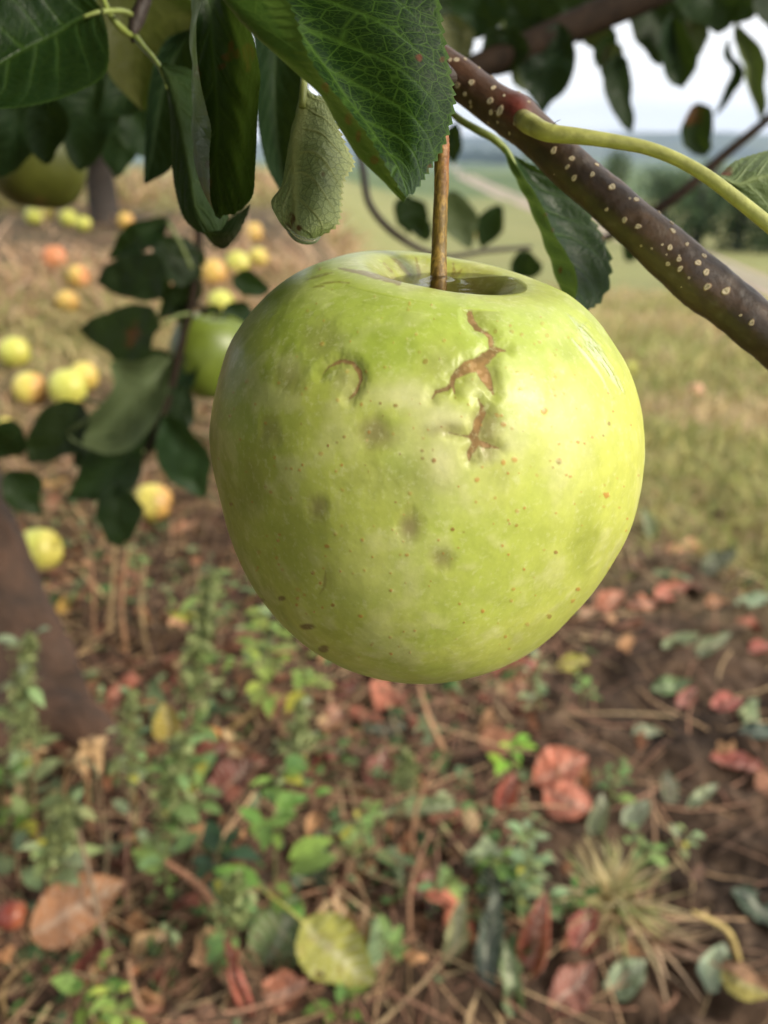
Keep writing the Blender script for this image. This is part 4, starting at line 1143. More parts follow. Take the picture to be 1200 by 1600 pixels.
# ================================================================== BLURRED TWIG LEFT OF THE APPLE
def build_mid_twig():
    root = empty('leafy_twig', P(285, 560, .63), 'blurred twig of dark oval leaves hanging left of the large apple', 'twig')
    px_tube('twig_stem', M_DARKTWIG, root, [(318, 235, .68), (312, 320, .66), (308, 400, .645), (300, 470, .635), (282, 545, .625), (266, 610, .62), (250, 660, .615), (218, 722, .61), (190, 770, .605)], [6, 6, 6, 6, 6, 6, 6, 5, 3], 60, 12)
    px_tube('twig_stem', M_DARKTWIG, root, [(300, 470, .635), (318, 488, .65), (330, 497, .66)], [5, 4, 4], 14, 8)
    L = [((262, 346), (163, 402), 24, .61, dict(fold=.6)), ((268, 428), (150, 440), 42, .60, dict(fold=.1)), ((246, 368), (308, 440), 38, .62, dict(roll=.5)),
         ((362, 428), (420, 462), 20, .64, dict(fold=.5)), ((258, 506), (119, 512), 42, .60, dict(bend=-.06)), ((300, 472), (276, 502), 16, .63, {}),
         ((352, 478), (402, 506), 22, .655, {}), ((128, 622), (50, 730), 38, .59, {}), ((36, 668), (-30, 720), 30, .56, dict(roll=.8)),
         ((262, 656), (320, 780), 42, .60, dict(fold=.25)), ((226, 704), (100, 778), 42, .60, {}), ((182, 756), (188, 856), 40, .60, {}), ((10, 735), (62, 800), 30, .62, {}),
         ((300, 380), (318, 420), 14, .645, {}), ((212, 395), (270, 470), 26, .64, {}), ((385, 330), (330, 392), 20, .64, {}), ((300, 560), (232, 640), 30, .63, {}), ((292, 600), (246, 706), 28, .62, dict(roll=.6)), ((310, 440), (252, 500), 24, .64, {}), ((272, 560), (180, 590), 28, .63, {}), ((262, 620), (190, 720), 30, .63, {}), ((318, 480), (360, 520), 18, .66, {}), ((150, 730), (118, 690), 22, .61, {})]
    kinds = {4: 'wide dark leaf with rusty spots', 7: 'dark oval leaf below the fallen apples', 9: 'glossy oval leaf left of the large apple'}
    for i, (b_, e_, hw, d_, kw) in enumerate(L):
        o = px_leaf('leaf', M_LEAF_FAR, root, b_, e_, hw, d_, .015, flip=False, seed=100 + i, nu=50, nv=22, serr=.0004, spots=[(211, 520, 14), (203, 533, 9)] if i == 4 else (), **kw)
        if i in kinds: o['label'] = kinds[i]
        g_ = random.uniform(.65, 1.7); o.color = (g_ * random.uniform(.85, 1.35), g_, g_ * random.uniform(.6, 1.1), 1)
    o = loft_leaf('leaf', M_LEAF_FAR, root,
        [[(262, 552, .60), (225, 560, .585), (178, 560, .575), (180, 600, .58), (150, 640, .585), (104, 668, .59)],
         [(268, 560, .61), (236, 592, .60), (210, 622, .60), (185, 650, .60), (150, 672, .60), (106, 676, .595)],
         [(272, 566, .60), (262, 620, .585), (240, 665, .58), (214, 698, .58), (160, 704, .585), (108, 684, .59)]], [-1, 0, 1], 60, 30, flip=True, seed=131, serr=.0008, crump=.12)
    o['label'] = 'large pale curled leaf turned to show its underside'
    for (b_, e_) in (((262, 346), (300, 420)), ((256, 506), (296, 490)), ((128, 622), (240, 665)), ((222, 706), (226, 712)), ((262, 658), (254, 650))):
        px_tube('petiole', M_PETIOLE, root, [(*b_, .605), ((b_[0] + e_[0]) / 2, (b_[1] + e_[1]) / 2 - 4, .61), (*e_, .62)], [3, 2.6, 3], 10, 6, (.16, .20, .06))
build_mid_twig()

# ================================================================== BLURRED BRANCH AT THE UPPER RIGHT
def build_right_branch():
    root = empty('apple_branch', P(860, 60, .55), 'blurred dark branch with hanging leaves against the sky at the upper right', 'branch')
    px_tube('bark', M_DARKTWIG, root, [(1120, -70, .56), (1010, -8, .55), (940, 22, .545), (870, 52, .54), (800, 84, .535), (735, 110, .53), (660, 150, .52), (560, 190, .52)], [26, 25, 24, 23, 22, 20, 17, 12], 60, 16)
    L = [((760, -30), (740, 60), 45, .52, {}), ((700, 20), (715, 115), 38, .50, {}), ((850, -20), (800, 60), 50, .54, {}), ((800, 40), (770, 120), 40, .52, {}), ((872, 40), (846, 178), 44, .53, dict(bend=.05)), ((815, 80), (850, 150), 36, .55, {}), ((730, 90), (705, 150), 30, .5, {}),
         ((930, -30), (890, 50), 45, .56, {}), ((948, 36), (932, 108), 20, .58, dict(roll=.4)), ((962, 62), (950, 132), 18, .58, dict(roll=-.5)), ((968, 80), (985, 208), 23, .58, dict(bend=.05)),
         ((1010, -30), (1028, 100), 42, .60, dict(bend=-.05)), ((1050, 20), (1062, 150), 26, .60, dict(fold=.8)), ((1084, 20), (1080, 100), 22, .62, {}), ((1110, -40), (1120, 50), 52, .60, {}), ((1040, -30), (1080, 60), 44, .62, {}), ((1160, -40), (1150, 40), 40, .62, {}),
         ((1150, 20), (1186, 190), 20, .62, dict(bend=-.06, fold=.9)), ((1142, 60), (1112, 186), 10, .62, dict(bend=-.12, fold=1.2)), ((1086, 162), (1096, 250), 25, .60, dict(fold=.5)),
         ((690, -20), (745, 40), 44, .56, {}), ((780, -25), (835, 45), 46, .57, {}), ((860, -20), (850, 80), 40, .6, {}), ((640, 310), (655, 370), 24, .62, {}), ((1000, 360), (985, 410), 20, .7, {}), ((940, 20), (915, 75), 24, .56, {}), ((1190, -30), (1230, 60), 34, .60, {}), ((890, 10), (905, 70), 18, .55, {})]
    for i, (b_, e_, hw, d_, kw) in enumerate(L):
        o = px_leaf('leaf', M_LEAF_FAR, root, b_, e_, hw, d_, .02, flip=bool(i % 4 == 1), seed=200 + i, serr=.0008, nteeth=24, nu=50, nv=20, spots=[(1082, 176, 24, 20)] if i == 19 else (), **kw)
        g_ = random.uniform(.7, 1.8); o.color = (g_ * random.uniform(.85, 1.3), g_, g_ * random.uniform(.7, 1.2), 1)
        if i == 10: o['label'] = 'slim leaf hanging alone against the white sky'
        if i == 19: o['label'] = 'small leaf with a brown upper half near the horizon'
    px_tube('side_twig', M_DARKTWIG, root, [(1260, 130, .62), (1195, 190, .62), (1130, 244, .62), (1050, 312, .62), (985, 352, .63), (930, 378, .64), (880, 384, .65)], [7, 7, 8, 8, 8, 6, 4], 50, 10)
build_right_branch()

def build_back_twig():
    root = empty('leafy_twig', P(600, 330, .6), 'thin bare looking twig with a few blurred leaves behind the apple stem', 'twig')
    px_tube('twig_stem', M_TWIG, root, [(560, 215, .66), (568, 270, .64), (578, 320, .63), (602, 352, .625), (636, 378, .62), (690, 400, .64), (760, 392, .66), (830, 386, .68)], [6, 6, 6, 6, 5, 4, 4, 3], 60, 10)
    for i, (b_, e_, hw, d_, col, kw) in enumerate((((700, 300), (738, 385), 30, .66, 0, {}), ((775, 315), (755, 390), 20, .68, 1, {}), ((640, 305), (636, 368), 22, .64, 0, {}), ((712, 190), (706, 258), 16, .45, 0, {}), ((830, 392), (812, 440), 26, .60, 1, {}), ((655, 340), (668, 375), 14, .64, 0, {}))):
        px_leaf('leaf', M_LEAF_FAR if col == 0 else M_LEAF_SHADE, root, b_, e_, hw, d_, .02, seed=300 + i, flip=(i == 0), serr=.0008, nteeth=20, **kw)
build_back_twig()
# ================================================================== FALLEN APPLES
YG, YE, YO, OR, PK = (.55, .56, .11), (.64, .55, .12), (.62, .42, .10), (.55, .20, .075), (.52, .28, .15)
FA = [  # x, y, diameter (photograph px), colour, blush, label
 (60, 860, 72, YG, .25, 'yellow green fallen apple beside the tree trunk at the left'),
 (238, 786, 64, YE, .75, 'yellow fallen apple with an orange cheek just below the blurred twig'),
 (46, 607, 52, YE, .8, 'fallen apple with a pink cheek, left one of the row of three'),
 (106, 606, 60, YG, .1, 'pale yellow fallen apple in the middle of the row of three'),
 (131, 588, 46, YE, .35, 'tan yellow fallen apple behind the row of three, touching its neighbour'),
 (23, 550, 48, YG, .15, 'fallen green yellow apple lying alone above the row of three at the left edge'),
 (9, 664, 24, YE, .0, 'small bright yellow fallen apple peeping out beside a dark leaf at the left edge'),
 (105, 471, 34, YO, .3, 'golden fallen apple in the dry grass left of the blurred twig'),
 (85, 404, 40, OR, 1.0, 'orange red fallen apple, the reddest on the left'),
 (121, 432, 36, YO, 1.0, 'fallen apple half yellow half pink just below the orange red one'),
 (334, 426, 42, YO, .4, 'golden fallen apple right of the blurred twig'),
 (371, 412, 40, YG, .1, 'green yellow fallen apple next to the golden one above the large apple'),
 (404, 404, 34, YE, .3, 'dull yellow fallen apple rightmost of the three above the large apple shoulder'),
 (345, 474, 42, YG, .0, 'pale green fallen apple below the golden one near the hanging plain apple'),
 (396, 364, 32, YO, .3, 'small golden fallen apple under the wrapped hanging leaf'),
 (11, 313, 22, YE, .1, 'tiny yellow fallen apple at the far left edge near the shaded hanging apple'),
 (52, 338, 26, YG, .0, 'tiny yellow green fallen apple, left of the far pair'),
 (74, 332, 24, YE, .2, 'tiny tan yellow fallen apple, right of the far pair'),
 (107, 341, 27, YG, .0, 'tiny green yellow fallen apple left of the far dark trunk'),
 (131, 350, 24, YG, .1, 'tiny dull green fallen apple nearest the far dark trunk'),
 (196, 345, 26, YO, .5, 'tiny golden fallen apple right of the far dark trunk'),
 (986, 577, 26, YG, .1, 'yellow green fallen apple showing past the right flank of the large apple'),
 (1086, 612, 28, PK, 1.0, 'dull pinkish fallen apple in the meadow at the right'),
 (1128, 513, 26, PK, .9, 'faint salmon fallen apple in the meadow under the branch'),
 (750, 361, 22, YO, .1, 'small golden fallen apple between the leaf and the stem in the meadow'),
 (330, 1152, 34, (.62, .25, .05), .6, 'orange piece of rotten windfall beside the folded yellow leaf'),
 (18, 1430, 46, (.20, .045, .03), .4, 'rotten dark red windfall at the left edge by the large brown leaf'),
]
for i, (x_, y_, s_, c_, bl, lb) in enumerate(FA):
    p, t_ = G(x_, y_, size_px=s_ * .9)
    simple_apple('fallen_apple', p, s_ * .95 / FPX * t_, c_, bl, (R(random.uniform(-20, 20)), R(random.choice((-1, 1)) * random.uniform(70, 105)), R(random.uniform(-25, 25))), label=lb, group='windfall apples on the ground', stem=s_ > 40)

# ================================================================== FALLEN LEAVES
def gen_leaf_local(Ln, Wd, fold, curl, cw, seed, nu=34, nv=16, crump=.08):
    u = np.linspace(0, 1, nu); v = np.linspace(-1, 1, nv)
    U, W = np.meshgrid(u, v, indexing='ij')
    hw = Wd / 2 * wprof(U) * (1 + .05 * np.sin(U * 70) * (np.abs(W) > .85))
    ang = cw * np.abs(W) * 1.2                       # sideways curl as an arc
    yy = np.where(np.abs(cw) < 1e-3, hw * W, hw * np.sin(ang + 1e-6) / (cw * 1.2 + 1e-6) * np.sign(W))
    zz = hw * (1 - np.cos(ang)) / (abs(cw) * 1.2 + 1e-3) * np.sign(cw + 1e-9) + fold * hw * np.abs(W)
    a = curl * (U - .3)
    xx = Ln * np.sin(a + 1e-6) / (curl + 1e-6) if abs(curl) > 1e-3 else Ln * (U - .3)
    zl = Ln * (1 - np.cos(a)) / (curl + 1e-6) if abs(curl) > 1e-3 else 0 * U
    X = xx - np.sin(a) * zz; Z = zl + np.cos(a) * zz
    V = np.stack([X, yy, Z], -1).reshape(-1, 3)
    V += (np.stack([fbm(V / Ln * 4 + seed * 3.3 + k, 3, seed + k) for k in range(3)], 1) - .5) * Ln * crump * np.array([.6, .6, 1.6])
    ph = (U - .25 * np.abs(W) ** 1.2) * 8
    fr = np.abs(ph % 1 - .5)
    vein = np.maximum(np.exp(-(W / .06) ** 2), .7 * np.exp(-((.5 - fr) / .09) ** 2) * (1 - np.abs(W) * .7))
    return V, grid_faces(nu, nv), np.stack([U.ravel() * 2, W.ravel() * .5 + .5], 1), vein.ravel()

def fallen_leaf(px, py, Ln, Wd, yaw, tilt, col, label, curl=.4, cw=.5, fold=.1, roll=0, crump=.24, petiole=None, seed=None, lift=0.0, spotty=.25, face=16, group='leaves fallen on the ground'):
    seed = seed if seed is not None else int(px * 7 + py) % 997
    V, F, uv, vein = gen_leaf_local(Ln / 108, Wd / 108, fold, curl, cw, seed, crump=crump)
    M = Matrix.Rotation(R(face), 3, 'X') @ Matrix.Rotation(R(yaw), 3, 'Z') @ Matrix.Rotation(R(-tilt), 3, 'Y') @ Matrix.Rotation(R(roll), 3, 'X')
    V = V @ np.array(M).T
    c, _ = G(px, py)
    V = V + c
    gz = ground_z(V[:, 0], V[:, 1])
    V[:, 2] += np.percentile(gz - V[:, 2], 88) + .001 + lift
    sp = sst(.55, .7, fbm(V * 90 + seed, 3, seed)) * spotty
    o = mesh_obj('fallen_leaf', V, F, M_FALLEN, None, uv=uv, attrs={'vein': vein, 'spot': sp, 'edge': vein * 0})
    o.color = (*col, 1)
    tag(o, label, 'leaf', group)
    if petiole:
        b = V.reshape(34, 16, 3)[0, 8]; d_ = b - V.reshape(34, 16, 3)[4, 8]; d_ /= np.linalg.norm(d_)
        pts = [b - d_ * .004, b + d_ * petiole * .004 + [0, 0, .002], b + d_ * petiole * .01 + [0, 0, -.001]]
        V2, F2, T2, *_ = tube_np(pts, [.0011, .0009, .0013], 10, 7)
        mesh_obj('petiole', V2, F2, M_PETIOLE, o, F3=T2, colors={'tint': np.broadcast_to(np.array([.45, .42, .10]), (len(V2), 3))})
    return o

SAL, RED, DRD, ORB, TAN, BRN = (.52, .135, .085), (.42, .07, .045), (.21, .042, .030), (.46, .20, .085), (.52, .34, .17), (.19, .10, .055)
DGR, PGR, GGR, YEL, OLV, MGR = (.030, .066, .034), (.33, .40, .22), (.16, .22, .12), (.55, .50, .07), (.40, .31, .035), (.09, .17, .045)
FL = [
 (858, 1222, 7.0, 5.4, 20, 16, (.68, .20, .115), 'crumpled salmon red dead leaf in the middle of the right foreground', dict(crump=.2, cw=.6, face=30, spotty=.08, lift=.008)),
 (870, 1262, 6.0, 5.2, -40, 24, (.70, .215, .125), 'crumpled salmon red leaf lying in front of the larger salmon one', dict(crump=.22, cw=-.5, face=30, spotty=.08, lift=.008)),
 (900, 1225, 5.0, 4.0, 120, 10, ORB, 'tan orange dead leaf touching the right side of the salmon pair', dict(crump=.2)),
 (788, 1262, 5.0, 3.4, 60, 25, RED, 'dark red curled leaf left of the salmon pair', dict(cw=1.2, crump=.16)),
 (1133, 1196, 6.5, 3.2, -30, 12, (.50, .13, .10), 'pinkish red pointed leaf near the right edge', dict(cw=1.0)),
 (1124, 1106, 4.5, 3.0, 10, 10, (.48, .10, .08), 'small rosy red leaf above the pinkish pointed one', {}),
 (828, 1505, 8.0, 5.5, 70, 35, (.40, .095, .055), 'rust red leaf curled into a tube at the bottom', dict(cw=1.7, crump=.12)),
 (882, 1562, 6.0, 3.4, 40, 10, (.26, .075, .05), 'dark rust leaf flat at the bottom edge right of the curled tube', dict(crump=.2)),
 (100, 1466, 10.0, 6.0, 24, 14, (.46, .20, .085), 'large flat orange brown leaf at the lower left', dict(crump=.08, cw=.25, curl=.2, spotty=.1, face=28, lift=.012)),
 (105, 1405, 7.0, 4.0, 10, 12, (.30, .12, .06), 'brown leaf lying behind the large orange brown one', dict(crump=.14)),
 (1178, 1412, 7.0, 3.6, -55, 16, DGR, 'dark green fresh leaf at the right edge on bare soil', dict(curl=.6, spotty=0)),
 (1182, 1150, 6.5, 3.0, -20, 14, (.045, .085, .06), 'shiny dark blue green leaf at the right edge above the pinkish one', dict(spotty=0)),
 (582, 1146, 7.0, 3.0, -10, 8, DGR, 'dark green leaf lying just below the large apple', dict(spotty=0, curl=.3)),
 (266, 1148, 6.0, 3.6, 100, 62, OLV, 'folded mustard yellow leaf standing up among the weeds', dict(fold=.7, cw=.1, crump=.04)),
 (505, 1505, 8.6, 5.6, -38, 10, (.38, .37, .06), 'large yellow leaf with a long pale stalk at the bottom', dict(crump=.12, petiole=5, spotty=.5, curl=.4, face=30, lift=.012)),
 (430, 1500, 7.5, 5.6, 60, 30, (.12, .18, .05), 'large green leaf partly under the large yellow one', dict(spotty=.1, crump=.06)),
 (490, 1398, 8.0, 4.0, 80, 40, DGR, 'upright dark green leaf above the large yellow one', dict(spotty=0)),
 (1050, 1012, 6.0, 2.8, 8, 16, PGR, 'pale green curled leaf in the right middle ground', dict(cw=1.3)),
 (1100, 1022, 7.0, 3.6, 25, 14, (.17, .21, .10), 'dark olive curled leaf touching the pale green one', dict(cw=1.2, crump=.15)),
 (1012, 846, 8.0, 4.0, 110, 40, PGR, 'pale grey green withered leaf standing at the meadow edge', dict(cw=1.3, crump=.2)),
 (1040, 900, 7.0, 3.2, -40, 20, (.32, .38, .20), 'long pale leaf just below the withered one at the meadow edge', dict(cw=1.2)),
 (1110, 900, 9.0, 5.0, 30, 30, (.15, .17, .10), 'grey green shrivelled leaf cluster at the right', dict(cw=1.5, crump=.3)),
 (1166, 942, 5.5, 3.0, 0, 14, (.30, .42, .24), 'pale mint leaf near the right edge', {}),
 (1036, 1080, 6.0, 2.6, 10, 14, MGR, 'mid green narrow leaf below the curled pale one', dict(spotty=0)),
 (885, 1040, 5.0, 3.0, 0, 16, YEL, 'bright yellow leaf just right of the large apple base', {}),
 (942, 957, 6.0, 3.8, 30, 14, (.52, .16, .08), 'orange red leaf, left one of three at the right flank of the large apple', dict(crump=.2)),
 (992, 953, 5.5, 3.8, -30, 14, (.48, .17, .085), 'orange brown leaf, middle one of three at the right flank of the large apple', dict(crump=.2)),
 (1036, 940, 6.5, 3.8, 15, 14, (.54, .15, .09), 'orange red leaf, right one of three at the right flank of the large apple', dict(crump=.2)),
 (1110, 946, 3.2, 2.6, 0, 20, (.58, .26, .12), 'small orange scrap below the shrivelled grey green cluster', {}),
 (893, 965, 6.0, 3.0, 0, 14, (.52, .26, .13), 'tan orange leaf touching the lower right outline of the large apple', dict(crump=.15)),
 (930, 1300, 5.0, 3.4, 70, 40, (.30, .34, .20), 'pale grey green leaf standing upright in front of the salmon pair', dict(cw=1.4, crump=.25)),
 (985, 1290, 4.0, 2.6, 30, 30, (.36, .42, .27), 'small pale leaf right of the upright grey green one', {}),
 (1145, 1546, 4.2, 2.8, -30, 20, (.52, .45, .10), 'small yellow leaf at the lower right corner', dict(spotty=0, crump=.1, curl=.05, cw=.15, face=24, lift=.004)),
 (1112, 1532, 4.2, 3.2, 60, 20, (.34, .43, .28), 'small pale mint leaf left of the yellow one in the lower right corner', {}),
 (965, 1545, 5.0, 3.2, 30, 20, (.30, .38, .22), 'pale green leaf right of the rust leaves at the bottom', dict(cw=.9)),
 (225, 1502, 5.0, 3.4, 20, 30, (.60, .36, .16), 'small peach tan leaf right of the large orange brown one', dict(crump=.16)),
 (155, 1522, 4.0, 2.4, -20, 20, (.56, .36, .18), 'small peach leaf under the large orange brown one', {}),
 (380, 1566, 7.0, 3.0, 115, 20, (.40, .09, .055), 'red brown leaf rolled like a pod at the bottom', dict(cw=1.9)),
 (545, 1478, 6.5, 3.2, 110, 40, (.48, .28, .13), 'tan leaf curled upright beside the large yellow one', dict(cw=1.4)),
 (566, 1480, 5.0, 2.6, 80, 40, (.45, .24, .11), 'second tan curled leaf just right of the upright tan one', dict(cw=1.4)),
 (762, 1520, 10.0, 2.6, 80, 45, (.06, .09, .07), 'long dark grey green leaf at the bottom centre', dict(spotty=0)),
 (798, 1572, 7.0, 3.0, 100, 40, (.17, .23, .10), 'pale veined green leaf at the bottom edge', dict(petiole=4, spotty=0, cw=1.2)),
 (712, 1478, 7.0, 2.6, 75, 45, (.33, .33, .15), 'narrow straw green leaf left of the long dark one', dict(cw=1.2)),
 (432, 1562, 4.5, 3.4, 10, 20, (.46, .15, .075), 'small rust leaf between the pod and the large yellow leaf', {}),
 (515, 1135, 4.5, 3.4, 40, 20, (.48, .20, .13), 'salmon brown leaf left of the dark green one below the large apple', dict(crump=.2)),
 (525, 1090, 5.0, 3.4, 10, 14, (.27, .05, .035), 'dark red leaf tucked under the bottom of the large apple', {}),
 (590, 1220, 5.0, 3.6, 70, 20, (.22, .042, .03), 'maroon leaf below the dark green one', {}),
 (790, 1060, 7.0, 4.0, 10, 12, (.36, .07, .045), 'dark red leaf at the lower right outline of the large apple', {}),
 (795, 1088, 4.0, 2.8, 10, 16, (.50, .22, .12), 'orange tan scrap below the dark red one', {}),
 (565, 1255, 7.0, 2.6, -50, 20, (.44, .24, .13), 'thin tan leaf bent over in the middle foreground', dict(cw=1.5)),
 (640, 1290, 9.0, 3.0, -5, 16, (.27, .34, .15), 'long grey green leaf lying across the middle foreground', dict(cw=.8, crump=.15)),
 (355, 1240, 6.0, 5.0, 45, 20, DRD, 'dark red brown leaf in the weeds left of centre', {}),
 (320, 1195, 5.0, 3.6, 10, 20, (.33, .06, .035), 'red leaf under the orange windfall piece', {}),
 (185, 1110, 5.0, 3.4, 80, 30, (.34, .09, .05), 'rust leaf right of the trunk foot', {}),
 (280, 840, 6.5, 3.0, 20, 16, (.58, .27, .13), 'orange leaf left of the large apple near the ground apples', {}),
 (85, 800, 6.0, 4.0, 20, 16, (.46, .13, .07), 'orange red leaf behind the yellow green windfall at the trunk', {}),
 (75, 770, 7.5, 2.6, 0, 10, (.52, .30, .06), 'yellow orange slim leaf left of the blurred twig', {}),
 (102, 962, 3.6, 2.2, 80, 50, (.58, .34, .04), 'bright golden small leaf right of the trunk', {}),
 (1045, 1250, 4.0, 2.4, 90, 20, (.09, .10, .05), 'dark curled leaf on bare soil near the right edge', {}),
 (1085, 1262, 5.0, 2.0, 30, 16, (.32, .38, .22), 'narrow pale leaf on bare soil near the right edge', dict(cw=1.3)),
 (1000, 1152, 4.0, 2.2, 0, 12, (.28, .34, .20), 'pale leaf scrap right of centre on the soil', {}),
 (385, 1215, 4.0, 3.2, 20, 20, (.30, .06, .04), 'small wine red leaf right of the mustard leaf', {}),
 (1180, 1018, 3.5, 2.6, 0, 20, (.48, .10, .07), 'red scrap at the very right edge', {}),
 (1068, 1100, 4.0, 2.4, 40, 14, (.28, .06, .045), 'dull wine leaf left of the small rosy one', {}),
 (690, 1290, 4.5, 3.0, 40, 20, (.40, .12, .07), 'rust scrap right of the long grey green leaf', {}),
 (655, 1410, 4.5, 3.0, 60, 20, (.30, .08, .05), 'brown red leaf in the centre foreground', {}),
 (905, 1480, 4.5, 3.0, 60, 20, (.34, .07, .05), 'wine red leaf above the bottom rust leaves', {}),
 (765, 1410, 5.5, 2.6, 85, 40, DGR, 'dark upright leaf under the clump of small weeds', dict(spotty=0)),
]
for i, (x_, y_, l_, w_, yaw, tl, c_, lb, kw) in enumerate(FL):
    fallen_leaf(x_, y_, l_, w_, yaw, tl, c_, lb, seed=400 + i, **kw)

# ================================================================== WEEDS
def leaflet(mb, p, dirv, upv, ln, wd, col, droop=.25):
    dirv = dirv / np.linalg.norm(dirv); sd = np.cross(dirv, upv); sd /= np.linalg.norm(sd) + 1e-9
    nr = np.cross(sd, dirv)
    us = np.array([0, .22, .5, .78, 1]); ws = np.array([.10, .85, 1, .62, .03]) * wd / 2
    V = []
    for u, w_ in zip(us, ws):
        c = p + dirv * ln * u - np.array([0, 0, 1]) * droop * ln * u * u
        lift = nr * w_ * .35
        V += [c - sd * w_ + lift, c, c + sd * w_ + lift]
    F = []
    for k in range(4):
        a = k * 3
        F += [[a, a + 1, a + 4, a + 3], [a + 1, a + 2, a + 5, a + 4]]
    shade = np.linspace(1.0, 1.12, 15)[:, None]
    mb.add(V, F, None, np.asarray(col)[None] * shade)

def weed(base, top, nleaf, lsize, col, label, spike=0.0, stemcol=(.20, .22, .08), branches=0, seed=0, wide=.45, group='green weeds among the fallen leaves', stem_px=3.0):
    r = np.random.default_rng(900 + seed)
    b, tb = G(*base)
    # height so that the tip shows at the given pixel, plant upright with a little lean to the eye
    hs = np.linspace(.01, .6, 600)
    tx, ty = top
    zc = b[2] + hs
    q = np.stack([np.full(600, b[0]), np.full(600, b[1] - .0), zc], 1)
    _, yy, dd = proj(q)
    h = hs[np.argmin(np.abs(yy - ty))]; dep = dd[np.argmin(np.abs(yy - ty))]
    xx = (tx - 600) / FPX * dep
    root = empty('weed', b, label, 'weed', group)
    pts = [b - [0, 0, .01], b + [(xx - b[0]) * .25, 0, h * .35], b + [(xx - b[0]) * .6, -.005, h * .7], np.array([xx, b[1], b[2] + h])]
    sr = stem_px / FPX * tb / 2
    V, F, T, uv, cc, *_ = tube_np(pts, [sr * 1.2, sr, sr * .8, sr * .4], 40, 6)
    mesh_obj('stem', V, F, M_DRY, root, F3=T, colors={'tint': np.broadcast_to(np.array(stemcol), (len(V), 3))})
    mb = MB()
    col = np.array(col)
    axes = [(cc, 1.0)]
    for k in range(branches):
        i0 = r.integers(6, 30); a = r.uniform(0, 6.28)
        e = cc[i0] + np.array([math.cos(a) * wide, math.sin(a) * wide, r.uniform(.3, .8)]) * h * .45
        sub = spline([cc[i0], (cc[i0] + e) / 2 + [0, 0, .01], e], 20)
        mb.tube([sub[0], sub[10], sub[-1]], [sr * .7, sr * .6, sr * .3], 8, 5, stemcol)
        axes.append((sub, .7))
    for k in range(int(nleaf * .8)):
        ax_, sc = axes[r.integers(0, len(axes))] if r.random() < .6 else axes[0]
        s = r.uniform(.12, 1.0); i = min(len(ax_) - 1, int(s * len(ax_)))
        a = k * 2.4 + r.uniform(-.4, .4)
        d = np.array([math.cos(a), math.sin(a), r.uniform(.0, .9)])
        ln = lsize / 100 * r.uniform(.4, 1.35) * sc * (1.15 - .5 * s)
        cv = col * r.uniform(.65, 1.35) * np.array([r.uniform(.85, 1.2), 1, r.uniform(.8, 1.2)])
        if r.random() < .06: cv = np.array([.42, .40, .06])
        st = ax_[i]; en = st + d / np.linalg.norm(d) * ln * .3
        leaflet(mb, en, d, np.array([0, 0, 1.0]), ln, ln * r.uniform(.42, .62), cv, r.uniform(.1, .5))
    mb.build('foliage', M_WEED, root)
    if spike:
        ms = MB()
        for k in range(int(260 * spike)):
            s = r.uniform(.55, 1.0); i = min(len(cc) - 1, int(s * len(cc)))
            rad = .012 * (1.05 - s) * 2 + .003
            p = cc[i] + r.standard_normal(3) * rad * np.array([.6, .6, .5])
            z_ = .0028 * r.uniform(.6, 1.5); a = r.standard_normal((3, 3)) * z_
            ms.add([p + a[0], p + a[1], p + a[2], p - a[0]], [[0, 1, 3, 2]], None, np.array([.26, .30, .12]) * r.uniform(.6, 1.4))
        ms.build('seed_spike', M_WEED, root)
    return root

